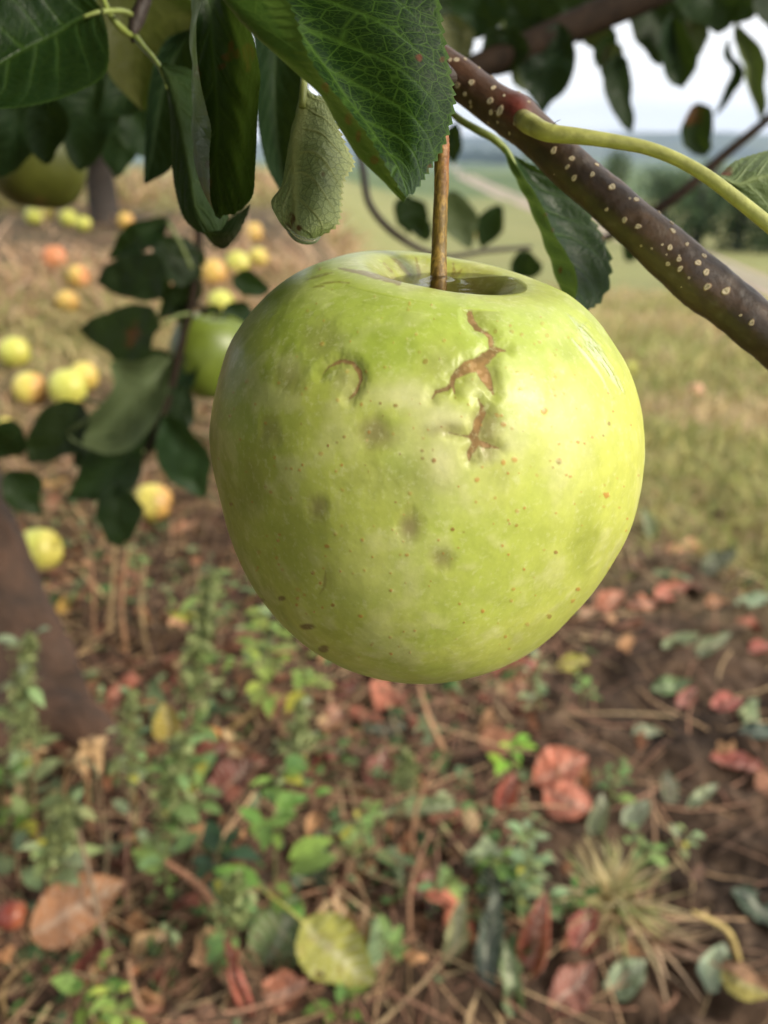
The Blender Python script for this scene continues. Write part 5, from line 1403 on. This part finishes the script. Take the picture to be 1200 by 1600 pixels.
GR1, GR2, GR3, GR4 = (.18, .28, .09), (.15, .26, .055), (.26, .33, .16), (.27, .38, .09)
WEEDS = [
 ((48, 1320), (46, 1000), 26, 3.2, GR3, 'tall weed with a feathery seed spike in front of the trunk foot', dict(spike=1.3)),
 ((70, 1430), (112, 1262), 30, 3.0, GR3, 'bushy grey green weed above the large orange brown leaf', dict(spike=1.0, branches=3)),
 ((14, 1330), (8, 1180), 22, 3.4, GR2, 'leafy weed cut by the left edge', dict(branches=2)),
 ((215, 1330), (205, 1080), 18, 2.2, GR3, 'slender weed right of the trunk foot', dict(spike=.4)),
 ((262, 1420), (282, 1150), 60, 2.6, GR1, 'dense weed column left of centre below the mustard leaf', dict(spike=1.0, branches=4)),
 ((300, 1300), (330, 905), 64, 3.0, GR1, 'tallest leafy weed left of the large apple', dict(spike=1.2, branches=5)),
 ((430, 1440), (438, 1200), 34, 3.6, GR2, 'weed with broad oval leaves in the centre left foreground', dict(branches=2)),
 ((420, 1130), (420, 960), 44, 3.2, GR4, 'bright weed half hidden behind the lower left of the large apple', dict(branches=3)),
 ((490, 1120), (470, 1020), 20, 3.0, GR4, 'low bright weed touching the underside of the large apple', dict(branches=2)),
 ((458, 1240), (470, 1105), 18, 1.8, GR3, 'small feathery weed right of the orange windfall piece', dict(spike=.6)),
 ((366, 1480), (368, 1370), 18, 2.4, GR1, 'small weed with a pale spike left of the large yellow leaf', dict(spike=.6)),
 ((575, 1350), (560, 1260), 24, 2.4, GR1, 'low weed in the middle foreground', dict(branches=2)),
 ((640, 1260), (632, 1180), 10, 1.5, GR3, 'tiny feathery weed in the middle foreground', dict(spike=.4)),
 ((820, 1420), (826, 1300), 80, 2.2, (.23, .31, .14), 'rounded clump of small grey green leaves in front of the salmon pair', dict(branches=7, wide=.9)),
 ((770, 1390), (772, 1330), 30, 2.0, GR2, 'low green weed left of the rounded grey green clump', dict(branches=3, wide=.9)),
 ((955, 1260), (960, 1190), 18, 1.8, GR1, 'small weed right of the salmon pair', dict(branches=2, wide=.9)),
 ((798, 1210), (800, 1165), 12, 2.6, (.22, .42, .05), 'little bright lime weed below the large apple', dict(branches=1)),
 ((1010, 1350), (1000, 1300), 26, 1.8, GR1, 'low weed at the edge of the bare soil', dict(branches=4, wide=1.0)),
 ((135, 1610), (160, 1490), 14, 2.4, GR2, 'thin weed at the bottom left edge', {}),
 ((195, 1620), (180, 1550), 18, 2.6, GR4, 'bright leafy weed at the bottom left edge', dict(branches=2)),
 ((690, 1420), (700, 1350), 18, 2.0, GR1, 'low weed left of the narrow straw green leaf', dict(branches=2)),
 ((910, 1100), (905, 1050), 16, 2.2, GR1, 'low weed right of the large apple base', dict(branches=3, wide=.9)),
 ((840, 1110), (838, 1020), 18, 2.0, GR3, 'pale weed touching the lower right outline of the large apple', dict(branches=2)),
 ((1060, 1330), (1075, 1300), 10, 1.6, GR3, 'tiny weed on the bare soil near the right edge', {}),
 ((530, 1580), (540, 1535), 12, 2.0, GR2, 'tiny dark weed below the large yellow leaf', {}),
 ((880, 1440), (905, 1400), 16, 2.0, MGR, 'low dark weed beside the dry grass tuft', dict(branches=2)),
 ((225, 900), (195, 845), 14, 2.4, GR1, 'small weed behind the dry stalks', {}),
 ((605, 1520), (612, 1470), 16, 2.2, GR1, 'low weed right of the tan curled leaves', dict(branches=2)),
 ((340, 1370), (345, 1310), 14, 3.2, DGR, 'dark broad leaved weed in the centre left', dict(branches=1)),
]
for i, (b_, t_, n_, ls, c_, lb, kw) in enumerate(WEEDS):
    weed(b_, t_, n_, ls, c_, lb, seed=i, **kw)

# dry standing stalks with withered heads, sticks
def stalk(base, top, col, label, head=0, thick=4.0, lean=.0, cat='stalk', name='dry_stalk', group='dry stalks and sticks'):
    b, tb = G(*base)
    e = P(top[0], top[1], tb + lean)
    root = empty(name, b, label, cat, group)
    mid_ = (b + e) / 2 + [random.uniform(-.008, .008), 0, .008]
    sr = thick / FPX * tb / 2
    V, F, T, *_ = tube_np([b - [0, 0, .004], mid_, e], [sr * 1.1, sr, sr * .7], 24, 7)
    mesh_obj('stem', V, F, M_DRY, root, F3=T, colors={'tint': np.broadcast_to(np.array(col, float), (len(V), 3))})
    if head:
        mb = MB(); r = np.random.default_rng(int(base[0]))
        for k in range(head):
            d = r.standard_normal(3); d[2] -= .4
            leaflet(mb, e + r.standard_normal(3) * .004, d, np.array([.3, .2, 1.0]), r.uniform(.012, .026), r.uniform(.008, .014), np.array([.52, .34, .17]) * r.uniform(.7, 1.2), .5)
        mb.build('withered_head', M_DRY, root)
for b_, t_, c_, h_, th, lb in (
 ((52, 1330), (46, 1175), (.30, .22, .10), 14, 4, 'dry stalk with a tan withered head before the trunk foot'),
 ((150, 1330), (142, 1165), (.34, .17, .08), 14, 6, 'brown stalk with a tan withered head right of the trunk foot'),
 ((112, 1290), (110, 1185), (.36, .2, .09), 6, 4, 'short stalk with a small tan head between the two larger ones'),
 ((168, 1010), (180, 850), (.34, .24, .12), 0, 7, 'straight tan stalk, left one of the upright group behind the trunk'),
 ((196, 1020), (200, 860), (.36, .20, .11), 0, 7, 'reddish tan stalk, middle one of the upright group behind the trunk'),
 ((232, 1030), (226, 880), (.30, .21, .11), 0, 8, 'grey tan stalk, right one of the upright group behind the trunk'),
 ((145, 1000), (142, 870), (.32, .18, .1), 0, 6, 'thin reddish stalk nearest the trunk'),
 ((170, 1500), (120, 1290), (.24, .17, .11), 0, 9, 'crooked grey brown stalk leaning over the large orange brown leaf'),
 ((195, 1440), (205, 1250), (.25, .13, .09), 0, 6, 'upright red brown stalk left of the dense weed column'),
 ((355, 1450), (258, 1345), (.30, .15, .085), 0, 14, 'thick brown stick lying below the dense weed column'),
 ((345, 1145), (450, 1085), (.34, .24, .10), 0, 7, 'pale stick rising right of the orange windfall piece'),
 ((700, 1182), (655, 1070), (.46, .27, .15), 0, 8, 'tan stick pointing up at the bottom of the large apple'),
 ((240, 1610), (200, 1500), (.33, .19, .11), 0, 9, 'brown stick at the bottom left'),
 ((10, 1600), (42, 1500), (.30, .2, .09), 0, 6, 'short tan stalk in the bottom left corner'),
 ((640, 1470), (672, 1300), (.36, .2, .12), 0, 6, 'reddish bent stalk in the centre foreground'),
 ((1025, 1340), (1015, 1215), (.38, .24, .15), 0, 5, 'thin tan straw standing on the bare soil'),
 ((640, 1340), (690, 1185), (.38, .21, .12), 0, 6, 'tan bent stalk below the tan stick'),
 ((1158, 1502), (1082, 1424), (.55, .42, .16), 0, 9, 'yellow bent straw at the lower right')):
    stalk(b_, t_, c_, lb, h_, th)

# dry grass tuft at the lower right
def tuft(px, py, n, ln, cols, label, spread=.9, seed=1):
    b, _ = G(px, py); r = np.random.default_rng(seed)
    mb = MB()
    for k in range(n):
        a = r.uniform(0, 6.28); l = ln * r.uniform(.5, 1.1); s = r.uniform(.3, spread)
        d = np.array([math.cos(a) * s, math.sin(a) * s, 1.1 - s * .7])
        p0 = b + np.array([r.normal(0, .008), r.normal(0, .008), -.004])
        c = spline([p0, p0 + d * l * .5, p0 + d * l * .85 + np.array([math.cos(a), math.sin(a), -.8]) * l * .25 * s], 8)
        c[:, 2] = np.maximum(c[:, 2], ground_z(c[:, 0], c[:, 1]) + .002)
        w_ = r.uniform(.0010, .0022) * np.array([1, 1, 1, .95, .85, .7, .45, .1])[:, None]
        sd = np.cross(d, [0, 0, 1.0]); sd /= np.linalg.norm(sd) + 1e-9
        V = np.stack([c - sd * w_, c + sd * w_], 1).reshape(-1, 3)
        mb.add(V, grid_faces(8, 2), None, np.array(cols[r.integers(len(cols))]) * r.uniform(.7, 1.25))
    o = mb.build('grass_tuft', M_GRASS)
    return tag(o, label, 'grass')
tuft(955, 1420, 130, .085, [(.50, .40, .19), (.42, .33, .16), (.34, .38, .14), (.52, .44, .24)], 'dry straw coloured grass tuft in the right foreground', seed=3)
tuft(1000, 1465, 70, .075, [(.42, .28, .17), (.46, .32, .2), (.36, .22, .14)], 'flattened reddish straw tuft below the dry grass tuft', 1.3, seed=4)
tuft(800, 1050, 40, .06, [(.30, .32, .12), (.42, .34, .17)], 'short pale grass tuft under the right base of the large apple', seed=5)

# ================================================================== UNCOUNTABLE LITTER AND GRASS
def scatter_strips(name, n, rlo, rhi, azlo, azhi, lens, wid, cols, mat, upright, keep=None, seed=1, seg=4, wrel=None):
    r = np.random.default_rng(seed)
    rad = np.sqrt(r.uniform(rlo ** 2, rhi ** 2, n)) if wrel is None else np.exp(r.uniform(math.log(rlo), math.log(rhi), n))
    az = r.uniform(azlo, azhi, n)
    x, y = rad * np.sin(az), rad * np.cos(az)
    k = np.ones(n, bool) if keep is None else keep(x, y, r)
    x, y, rad = x[k], y[k], rad[k]; n = len(x)
    z = ground_z(x, y)
    a = r.uniform(0, 2 * np.pi, n); l = r.uniform(lens[0], lens[1], n) * (1 if wrel is None else np.clip(rad / 2.0, .8, 3))
    up_ = r.uniform(upright[0], upright[1], n)
    d = np.stack([np.cos(a) * (1 - up_), np.sin(a) * (1 - up_), up_], 1); d /= np.linalg.norm(d, axis=1)[:, None]
    bend = np.stack([r.normal(0, .35, n), r.normal(0, .35, n), r.normal(-.10, .15, n)], 1)
    s = np.linspace(0, 1, seg + 1)
    c = np.stack([x, y, z], 1)[:, None] + d[:, None] * (l[:, None] * s)[..., None] + bend[:, None] * (l[:, None] * s ** 2)[..., None]
    gz = ground_z(c[..., 0].ravel(), c[..., 1].ravel()).reshape(n, -1)
    c[..., 2] = np.maximum(c[..., 2], gz + .0015)
    sd = np.cross(d, np.array([0, 0, 1.0]) + r.normal(0, .3, (n, 3))); sd /= np.linalg.norm(sd, axis=1)[:, None] + 1e-9
    w_ = r.uniform(wid[0], wid[1], n) * (1 if wrel is None else np.clip(rad / 1.6, 1, 4))
    prof = np.clip(1.15 - s ** 3, .12, 1)
    V = np.stack([c - sd[:, None] * (w_[:, None] * prof)[..., None] / 2, c + sd[:, None] * (w_[:, None] * prof)[..., None] / 2], 2)
    m_ = (seg + 1) * 2
    F0 = grid_faces(seg + 1, 2)
    F = (F0[None] + (np.arange(n) * m_)[:, None, None]).reshape(-1, 4)
    cols = np.array(cols); h_ = len(cols) // 2; pn = fbm(np.stack([x * 1.6, y * 1.6, x * 0], 1), 3, seed + 3) + r.normal(0, .06, n)
    ci = cols[np.where(pn > .5, r.integers(0, h_, n), r.integers(h_, len(cols), n))] * r.uniform(.65, 1.3, n)[:, None]
    C = np.repeat(ci, m_, 0)
    o = mesh_obj(name, V.reshape(-1, 3), F, mat, colors={'tint': C}, origin=(0, 0, 0))
    return tag(o, kind='stuff')

def litter_pieces(name, n, rlo, rhi, azlo, azhi, size, cols, mat, seed, keep=None):
    r = np.random.default_rng(seed)
    rad = np.sqrt(r.uniform(rlo ** 2, rhi ** 2, n)); az = r.uniform(azlo, azhi, n)
    x, y = rad * np.sin(az), rad * np.cos(az)
    if keep is not None:
        k = keep(x, y, r); x, y = x[k], y[k]; n = len(x)
    base = np.stack([x, y, ground_z(x, y)], 1)
    sz = r.uniform(size[0], size[1], n)
    nu_, nv_ = 5, 4
    U, W = np.meshgrid(np.linspace(0, 1, nu_), np.linspace(-1, 1, nv_), indexing='ij')
    lx = (U - .5).ravel(); ly = (W * .33 * np.sin(np.pi * np.clip(U, .06, .96)) ** .7).ravel()
    fold = r.uniform(-1.6, 1.6, n); cu = r.uniform(-1.2, 1.2, n)
    X = np.broadcast_to(lx, (n, len(lx))); Y = ly[None] * r.uniform(.4, 1.3, n)[:, None] + r.normal(0, .07, (n, len(lx)))
    Z = fold[:, None] * ly[None] ** 2 + cu[:, None] * lx[None] ** 2 + r.normal(0, .10, (n, len(lx)))
    L = np.stack([X, Y, Z], -1) * sz[:, None, None]
    yaw, tl, rl = r.uniform(0, 6.28, n), r.normal(0, .4, n), r.normal(0, .4, n)
    cy, sy, ct, st_, cr, sr = np.cos(yaw), np.sin(yaw), np.cos(tl), np.sin(tl), np.cos(rl), np.sin(rl)
    x1, y1, z1 = L[..., 0], L[..., 1] * cr[:, None] - L[..., 2] * sr[:, None], L[..., 1] * sr[:, None] + L[..., 2] * cr[:, None]
    x2, z2 = x1 * ct[:, None] + z1 * st_[:, None], -x1 * st_[:, None] + z1 * ct[:, None]
    x3, y3 = x2 * cy[:, None] - y1 * sy[:, None], x2 * sy[:, None] + y1 * cy[:, None]
    V = np.stack([x3, y3, z2], -1) + base[:, None]
    lift = np.maximum(0, (base[:, 2] - V[..., 2].min(1))) * .8
    V[..., 2] += lift[:, None] + .001
    F0 = grid_faces(nu_, nv_); m_ = nu_ * nv_
    F = (F0[None] + (np.arange(n) * m_)[:, None, None]).reshape(-1, 4)
    cols = np.array(cols); C = np.repeat(cols[r.integers(0, len(cols), n)] * r.uniform(.6, 1.35, n)[:, None], m_, 0)
    o = mesh_obj(name, V.reshape(-1, 3), F, mat, colors={'tint': C}, origin=(0, 0, 0))
    return tag(o, kind='stuff')

def bare(x, y, r):          # the bare soil at the lower right carries less
    az = np.arctan2(x, y); rad = np.hypot(x, y)
    dens = .14 + .86 * (1 - sst(.08, .30, az + .10 * (fbm(np.stack([x * 5, y * 5, x * 0], 1), 2, 77) - .5)))
    return r.random(len(x)) < dens
TANS = [(.08, .048, .03), (.12, .07, .045), (.17, .10, .06), (.50, .34, .17), (.34, .21, .12), (.42, .27, .15), (.27, .15, .09), (.22, .11, .07), (.46, .33, .18), (.30, .16, .10)]
scatter_strips('straw_litter', 13000, .20, 1.7, -1.0, 1.0, (.03, .13), (.0012, .0028), TANS, M_LITTER, (0, .22), bare, 11)
scatter_strips('straw_litter', 900, .9, 1.6, -.5, .1, (.06, .16), (.0016, .003), TANS, M_LITTER, (.1, .7), None, 12)
litter_pieces('leaf_litter', 4600, .20, 1.7, -1.0, 1.0, (.008, .030), [(.17, .09, .05), (.11, .058, .034), (.32, .16, .075), (.28, .12, .06), (.16, .055, .034), (.46, .25, .12), (.16, .20, .08), (.24, .30, .15), (.42, .30, .16), (.09, .05, .032)], M_LITTER, 13, bare)
litter_pieces('leaf_litter', 950, .20, 1.75, -1.0, 1.0, (.022, .052), [(.20, .10, .06), (.30, .14, .08), (.36, .13, .08), (.20, .06, .04), (.46, .26, .14), (.20, .27, .13), (.08, .13, .05), (.28, .33, .18)], M_LITTER, 14, lambda x, y, r: bare(x, y, r) & (r.random(len(x)) < .7))
litter_pieces('low_green_cover', 2500, .45, 1.6, -1.0, .20, (.008, .026), [(.10, .20, .06), (.14, .25, .08), (.18, .28, .13), (.07, .13, .05), (.22, .34, .12)], M_WEED, 15, lambda x, y, r: fbm(np.stack([x * 7, y * 7, x * 0], 1), 3, 55) + r.normal(0, .05, len(x)) > .53)
def mk(x, y, r): return r.random(len(x)) < np.clip(meadow_mask(x, y), 0, 1) ** 1.5
GCOL = [(.44, .35, .17), (.50, .39, .20), (.50, .38, .22), (.37, .34, .12), (.27, .30, .09), (.39, .35, .14)]
scatter_strips('meadow_grass', 46000, 1.2, 13, .02, 1.0, (.03, .085), (.003, .0055), GCOL, M_GRASS, (.15, .85), mk, 16, 3, True)
DCOL = [(.44, .30, .18), (.50, .34, .22), (.40, .26, .14), (.26, .27, .09), (.34, .31, .12), (.46, .36, .18)]
scatter_strips('dry_grass', 28000, 1.3, 6, -1.0, .06, (.03, .09), (.003, .005), DCOL, M_GRASS, (.05, .7), mk, 17, 3, True)

# ================================================================== THE TREE AT THE LEFT AND THE TREES BEHIND
def leaf_cloud(centres, radii, n, size, cols, seed, squash=.8):
    r = np.random.default_rng(seed)
    cs = np.array(centres); rs = np.array(radii)
    k = r.choice(len(cs), n, p=rs ** 2 / (rs ** 2).sum())
    d = r.standard_normal((n, 3)); d /= np.linalg.norm(d, axis=1)[:, None]
    p = cs[k] + d * (rs[k] * r.uniform(.25, 1.0, n) ** .6)[:, None] * np.array([1, 1, squash])
    ax = r.standard_normal((n, 3)); ax[:, 2] -= .6; ax /= np.linalg.norm(ax, axis=1)[:, None]
    sd = np.cross(ax, r.standard_normal((n, 3))); sd /= np.linalg.norm(sd, axis=1)[:, None]
    l = size * r.uniform(.6, 1.3, n)[:, None]
    V = np.stack([p, p + ax * l * .45 + sd * l * .27, p + ax * l, p + ax * l * .45 - sd * l * .27], 1)
    F = np.arange(n * 4).reshape(n, 4)
    cols = np.array(cols); C = np.repeat(cols[r.integers(0, len(cols), n)] * r.uniform(.6, 1.35, n)[:, None], 4, 0)
    return V.reshape(-1, 3), F, C

def near_tree():
    root = empty('apple_tree', P(20, 1150, .92), 'apple tree with a thick reddish brown trunk leaning out at the left edge', 'tree')
    c = [(24, 1175, .93), (16, 1120, .93), (-18, 1010, .935), (-66, 860, .945), (-106, 730, .955), (-190, 420, 1.0), (-250, 150, 1.05), (-300, -250, 1.1)]
    W = [P(*q) for q in c]
    rad = np.array([112, 100, 92, 92, 90, 86, 80, 70]) * np.array([q[2] for q in c]) / FPX
    n, sg = 120, 60
    V, F, T, uv, cc, *_ = tube_np(W, rad, n, sg)
    rel = V[:-2].reshape(n, sg, 3) - cc[:, None]
    an = np.linspace(0, 2 * np.pi, sg, endpoint=False)[None]
    u = np.linspace(0, 1, n)[:, None]
    k = 1 + .06 * np.sin(an * 3 + u * 4) + .03 * np.sin(an * 11 + u * 3 + 2 * np.sin(u * 9)) + (fbm(V[:-2] * np.array([22, 22, 9]), 5, 3).reshape(n, sg) - .5) * .40 + .35 * np.exp(-u / .035) * (.5 + .5 * np.sin(an * 4 + 1))
    V[:-2] = (cc[:, None] + rel * k[..., None]).reshape(-1, 3)
    mesh_obj('trunk', V, F, M_WOOD, root, F3=T)
    # a root spreading to the right of the foot
    px_tube('root', M_WOOD, root, [(60, 1110, .90), (110, 1120, .90), (150, 1150, .895), (185, 1190, .89), (215, 1235, .885)], [42, 40, 34, 24, 10], 40, 20)
    # unseen limbs and crown above and behind the camera's left, filled out for shade
    top = W[-2]
    lm = MB()
    ends = [(-.55, .25, 1.45), (-.25, .85, 1.35), (.10, .55, 1.30), (-.75, .95, 1.6), (-.45, -.25, 1.5), (.05, .05, 1.40), (-.60, -.65, 1.25), (-.15, -.75, 1.5), (-.95, -.1, 1.2)]
    for e in ends:
        e = np.array(e)
        lm.tube([top, (top + e) / 2 + [0, 0, .10], e], [.045, .03, .012], 20, 8, (.09, .055, .04))
    lm.build('limb', tint_material('limb_bark', .75, 0, 60, .3), root)
    cen = [(*e[:2], e[2] + .05) for e in ends] + [(-.45, .6, 1.55), (-.1, .3, 1.5), (-.9, .5, 1.5), (-.55, .55, 1.15), (-.25, .30, 1.12), (-.45, -.35, 1.05), (-.6, .0, .95), (-.25, -.55, 1.15), (-.75, -.45, .85), (-.8, .35, .95), (-.45, .70, 1.0), (-.70, .90, 1.05), (-.22, .80, 1.08), (-.38, 1.10, 1.15), (-.55, .45, .98)]  # out-of-frame clusters, the last ones added to darken the left ground
    V, F, C = leaf_cloud(cen, [.30, .26, .22, .34, .3, .26, .34, .3, .34, .36, .32, .34, .26, .22, .3, .28, .3, .3, .28, .22, .25, .2, .22, .2], 8500, .085, [(.035, .07, .02), (.05, .095, .025), (.028, .06, .02)], 61)
    near = [(.09, .05, .90), (-.04, .06, .86), (-.16, .0, .86), (-.17, -.16, .80), (-.03, -.13, .90), (-.26, .12, .90), (-.12, .12, .90), (-.30, -.05, .75), (.02, .16, .92), (-.25, .14, .62), (-.26, .0, .60), (-.30, .28, .68), (-.22, -.14, .62)]  # unseen leaf clusters added to shade the upper left leaves and apple's left
    V2, F2, C2 = leaf_cloud(near, [.08, .09, .11, .12, .10, .12, .10, .12, .09, .09, .11, .10, .10], 1500, .06, [(.03, .06, .018), (.045, .085, .024)], 62)
    V = np.r_[V, V2]; C = np.r_[C, C2]
    # keep the crown out of the picture's view cone
    q = V.reshape(-1, 4, 3)
    x, y, d = proj(q.mean(1))
    keep = (d < .02) | (y < -90) | (x < -120)
    q = q[keep]; C = C.reshape(-1, 4, 3)[keep].reshape(-1, 3)
    mesh_obj('crown', q.reshape(-1, 3), np.arange(len(q) * 4).reshape(-1, 4), M_FARTREE, root, colors={'tint': C}, smooth=False)
near_tree()

def far_tree(base, top_y, width_px, label, cols, trunk_px=None, seed=0, n=900, crown_lo=.35, group='orchard trees in the distance', dist=None, lean=0):
    b, t_ = G(*base)
    if dist: b = np.array([(base[0] - 600) / FPX * dist, dist * cp, 0]); b[2] = ground_z(b[0], b[1])[0]; t_ = dist
    H = 0
    hs = np.linspace(.2, 12, 2000)
    _, yy, _ = proj(np.stack([np.full(2000, b[0]), np.full(2000, b[1]), b[2] + hs], 1))
    H = hs[np.argmin(np.abs(yy - top_y))]
    Wd = width_px / FPX * t_
    root = empty('orchard_tree', b, label, 'tree', group)
    tr = (trunk_px or width_px * .09) / FPX * t_ / 2
    V, F, T, *_ = tube_np([b - [0, 0, .05], b + [lean * H * .3, 0, H * .45], b + [lean * H, 0, H * .9]], [tr * 1.2, tr, tr * .3], 20, 10)
    mesh_obj('trunk', V, F, M_FARBARK, root, F3=T)
    r = np.random.default_rng(seed)
    cen, rad = [], []
    for k in range(11):
        a = r.uniform(0, 6.28); s = r.uniform(0, .34) * Wd; h = r.uniform(crown_lo, .88) * H
        cen.append(b + [s * math.cos(a), s * math.sin(a), h]); rad.append(Wd * r.uniform(.14, .26))
    V, F, C = leaf_cloud(cen, rad, n, max(.06, Wd * .06), cols, seed + 1, 1.0)
    mesh_obj('crown', V, F, M_FARTREE, root, colors={'tint': C}, smooth=False)
FG = [(.045, .08, .03), (.06, .10, .035), (.035, .065, .028)]
FG2 = [(.08, .12, .05), (.10, .14, .06), (.06, .10, .045)]
far_tree((165, 346), -60, 420, 'apple tree with a dark trunk standing behind the shaded leaves at the left', [(.020, .04, .015), (.03, .055, .02)], 40, 3, 2600, .32, 'nearer orchard trees')
TREES = [((1215, 396), 268, 120, FG, 'dark bushy orchard tree cut by the right edge'), ((1150, 392), 282, 110, FG, 'dark orchard tree second from the right edge'),
 ((1085, 388), 272, 105, FG, 'dark orchard tree third from the right edge, above the branch'), ((1030, 372), 262, 90, FG, 'orchard tree above the middle of the branch, right of a pale gap'),
 ((960, 352), 240, 90, FG2, 'paler orchard tree between the branch and the green shoot'), ((900, 330), 236, 70, FG2, 'pale orchard tree just below the start of the green shoot'),
 ((780, 256), 208, 52, FG, 'small far tree right of the apple stem'), ((742, 254), 212, 56, FG, 'small far tree nearest the apple stem'), ((712, 252), 214, 50, FG, 'small far tree hidden by the stem and the large leaf'),
 ((1190, 330), 252, 100, FG2, 'pale tree behind the dark row at the right edge'), ((1110, 322), 250, 90, FG2, 'pale tree behind the dark row above the branch'), ((850, 290), 228, 60, FG2, 'far pale tree partly covered by the branch')]
for i, (b_, ty, wd, cl, lb) in enumerate(TREES):
    far_tree(b_, ty, wd * 1.3, lb, cl, None, 40 + i * 3, 1500, .10)

# ================================================================== AIR
def build_haze():
    m = bpy.data.materials.new('haze'); m.use_nodes = True
    t = m.node_tree; t.nodes.clear()
    out = t.nodes.new('ShaderNodeOutputMaterial')
    v = t.nodes.new('ShaderNodeVolumePrincipled')
    v.inputs['Color'].default_value = (.55, .72, 1.0, 1)
    v.inputs['Density'].default_value = .00014
    v.inputs['Anisotropy'].default_value = .2
    t.links.new(v.outputs[0], out.inputs['Volume'])
    S = 6200; lo, hi = -260, 190
    V = np.array([(x, y, z) for x in (-S, S) for y in (-S, S) for z in (lo, hi)], float)
    F = [[0, 1, 3, 2], [4, 6, 7, 5], [0, 4, 5, 1], [2, 3, 7, 6], [0, 2, 6, 4], [1, 5, 7, 3]]
    o = mesh_obj('haze', V, F, m, origin=(0, 0, 0), smooth=False)
    tag(o, kind='stuff')
build_haze()
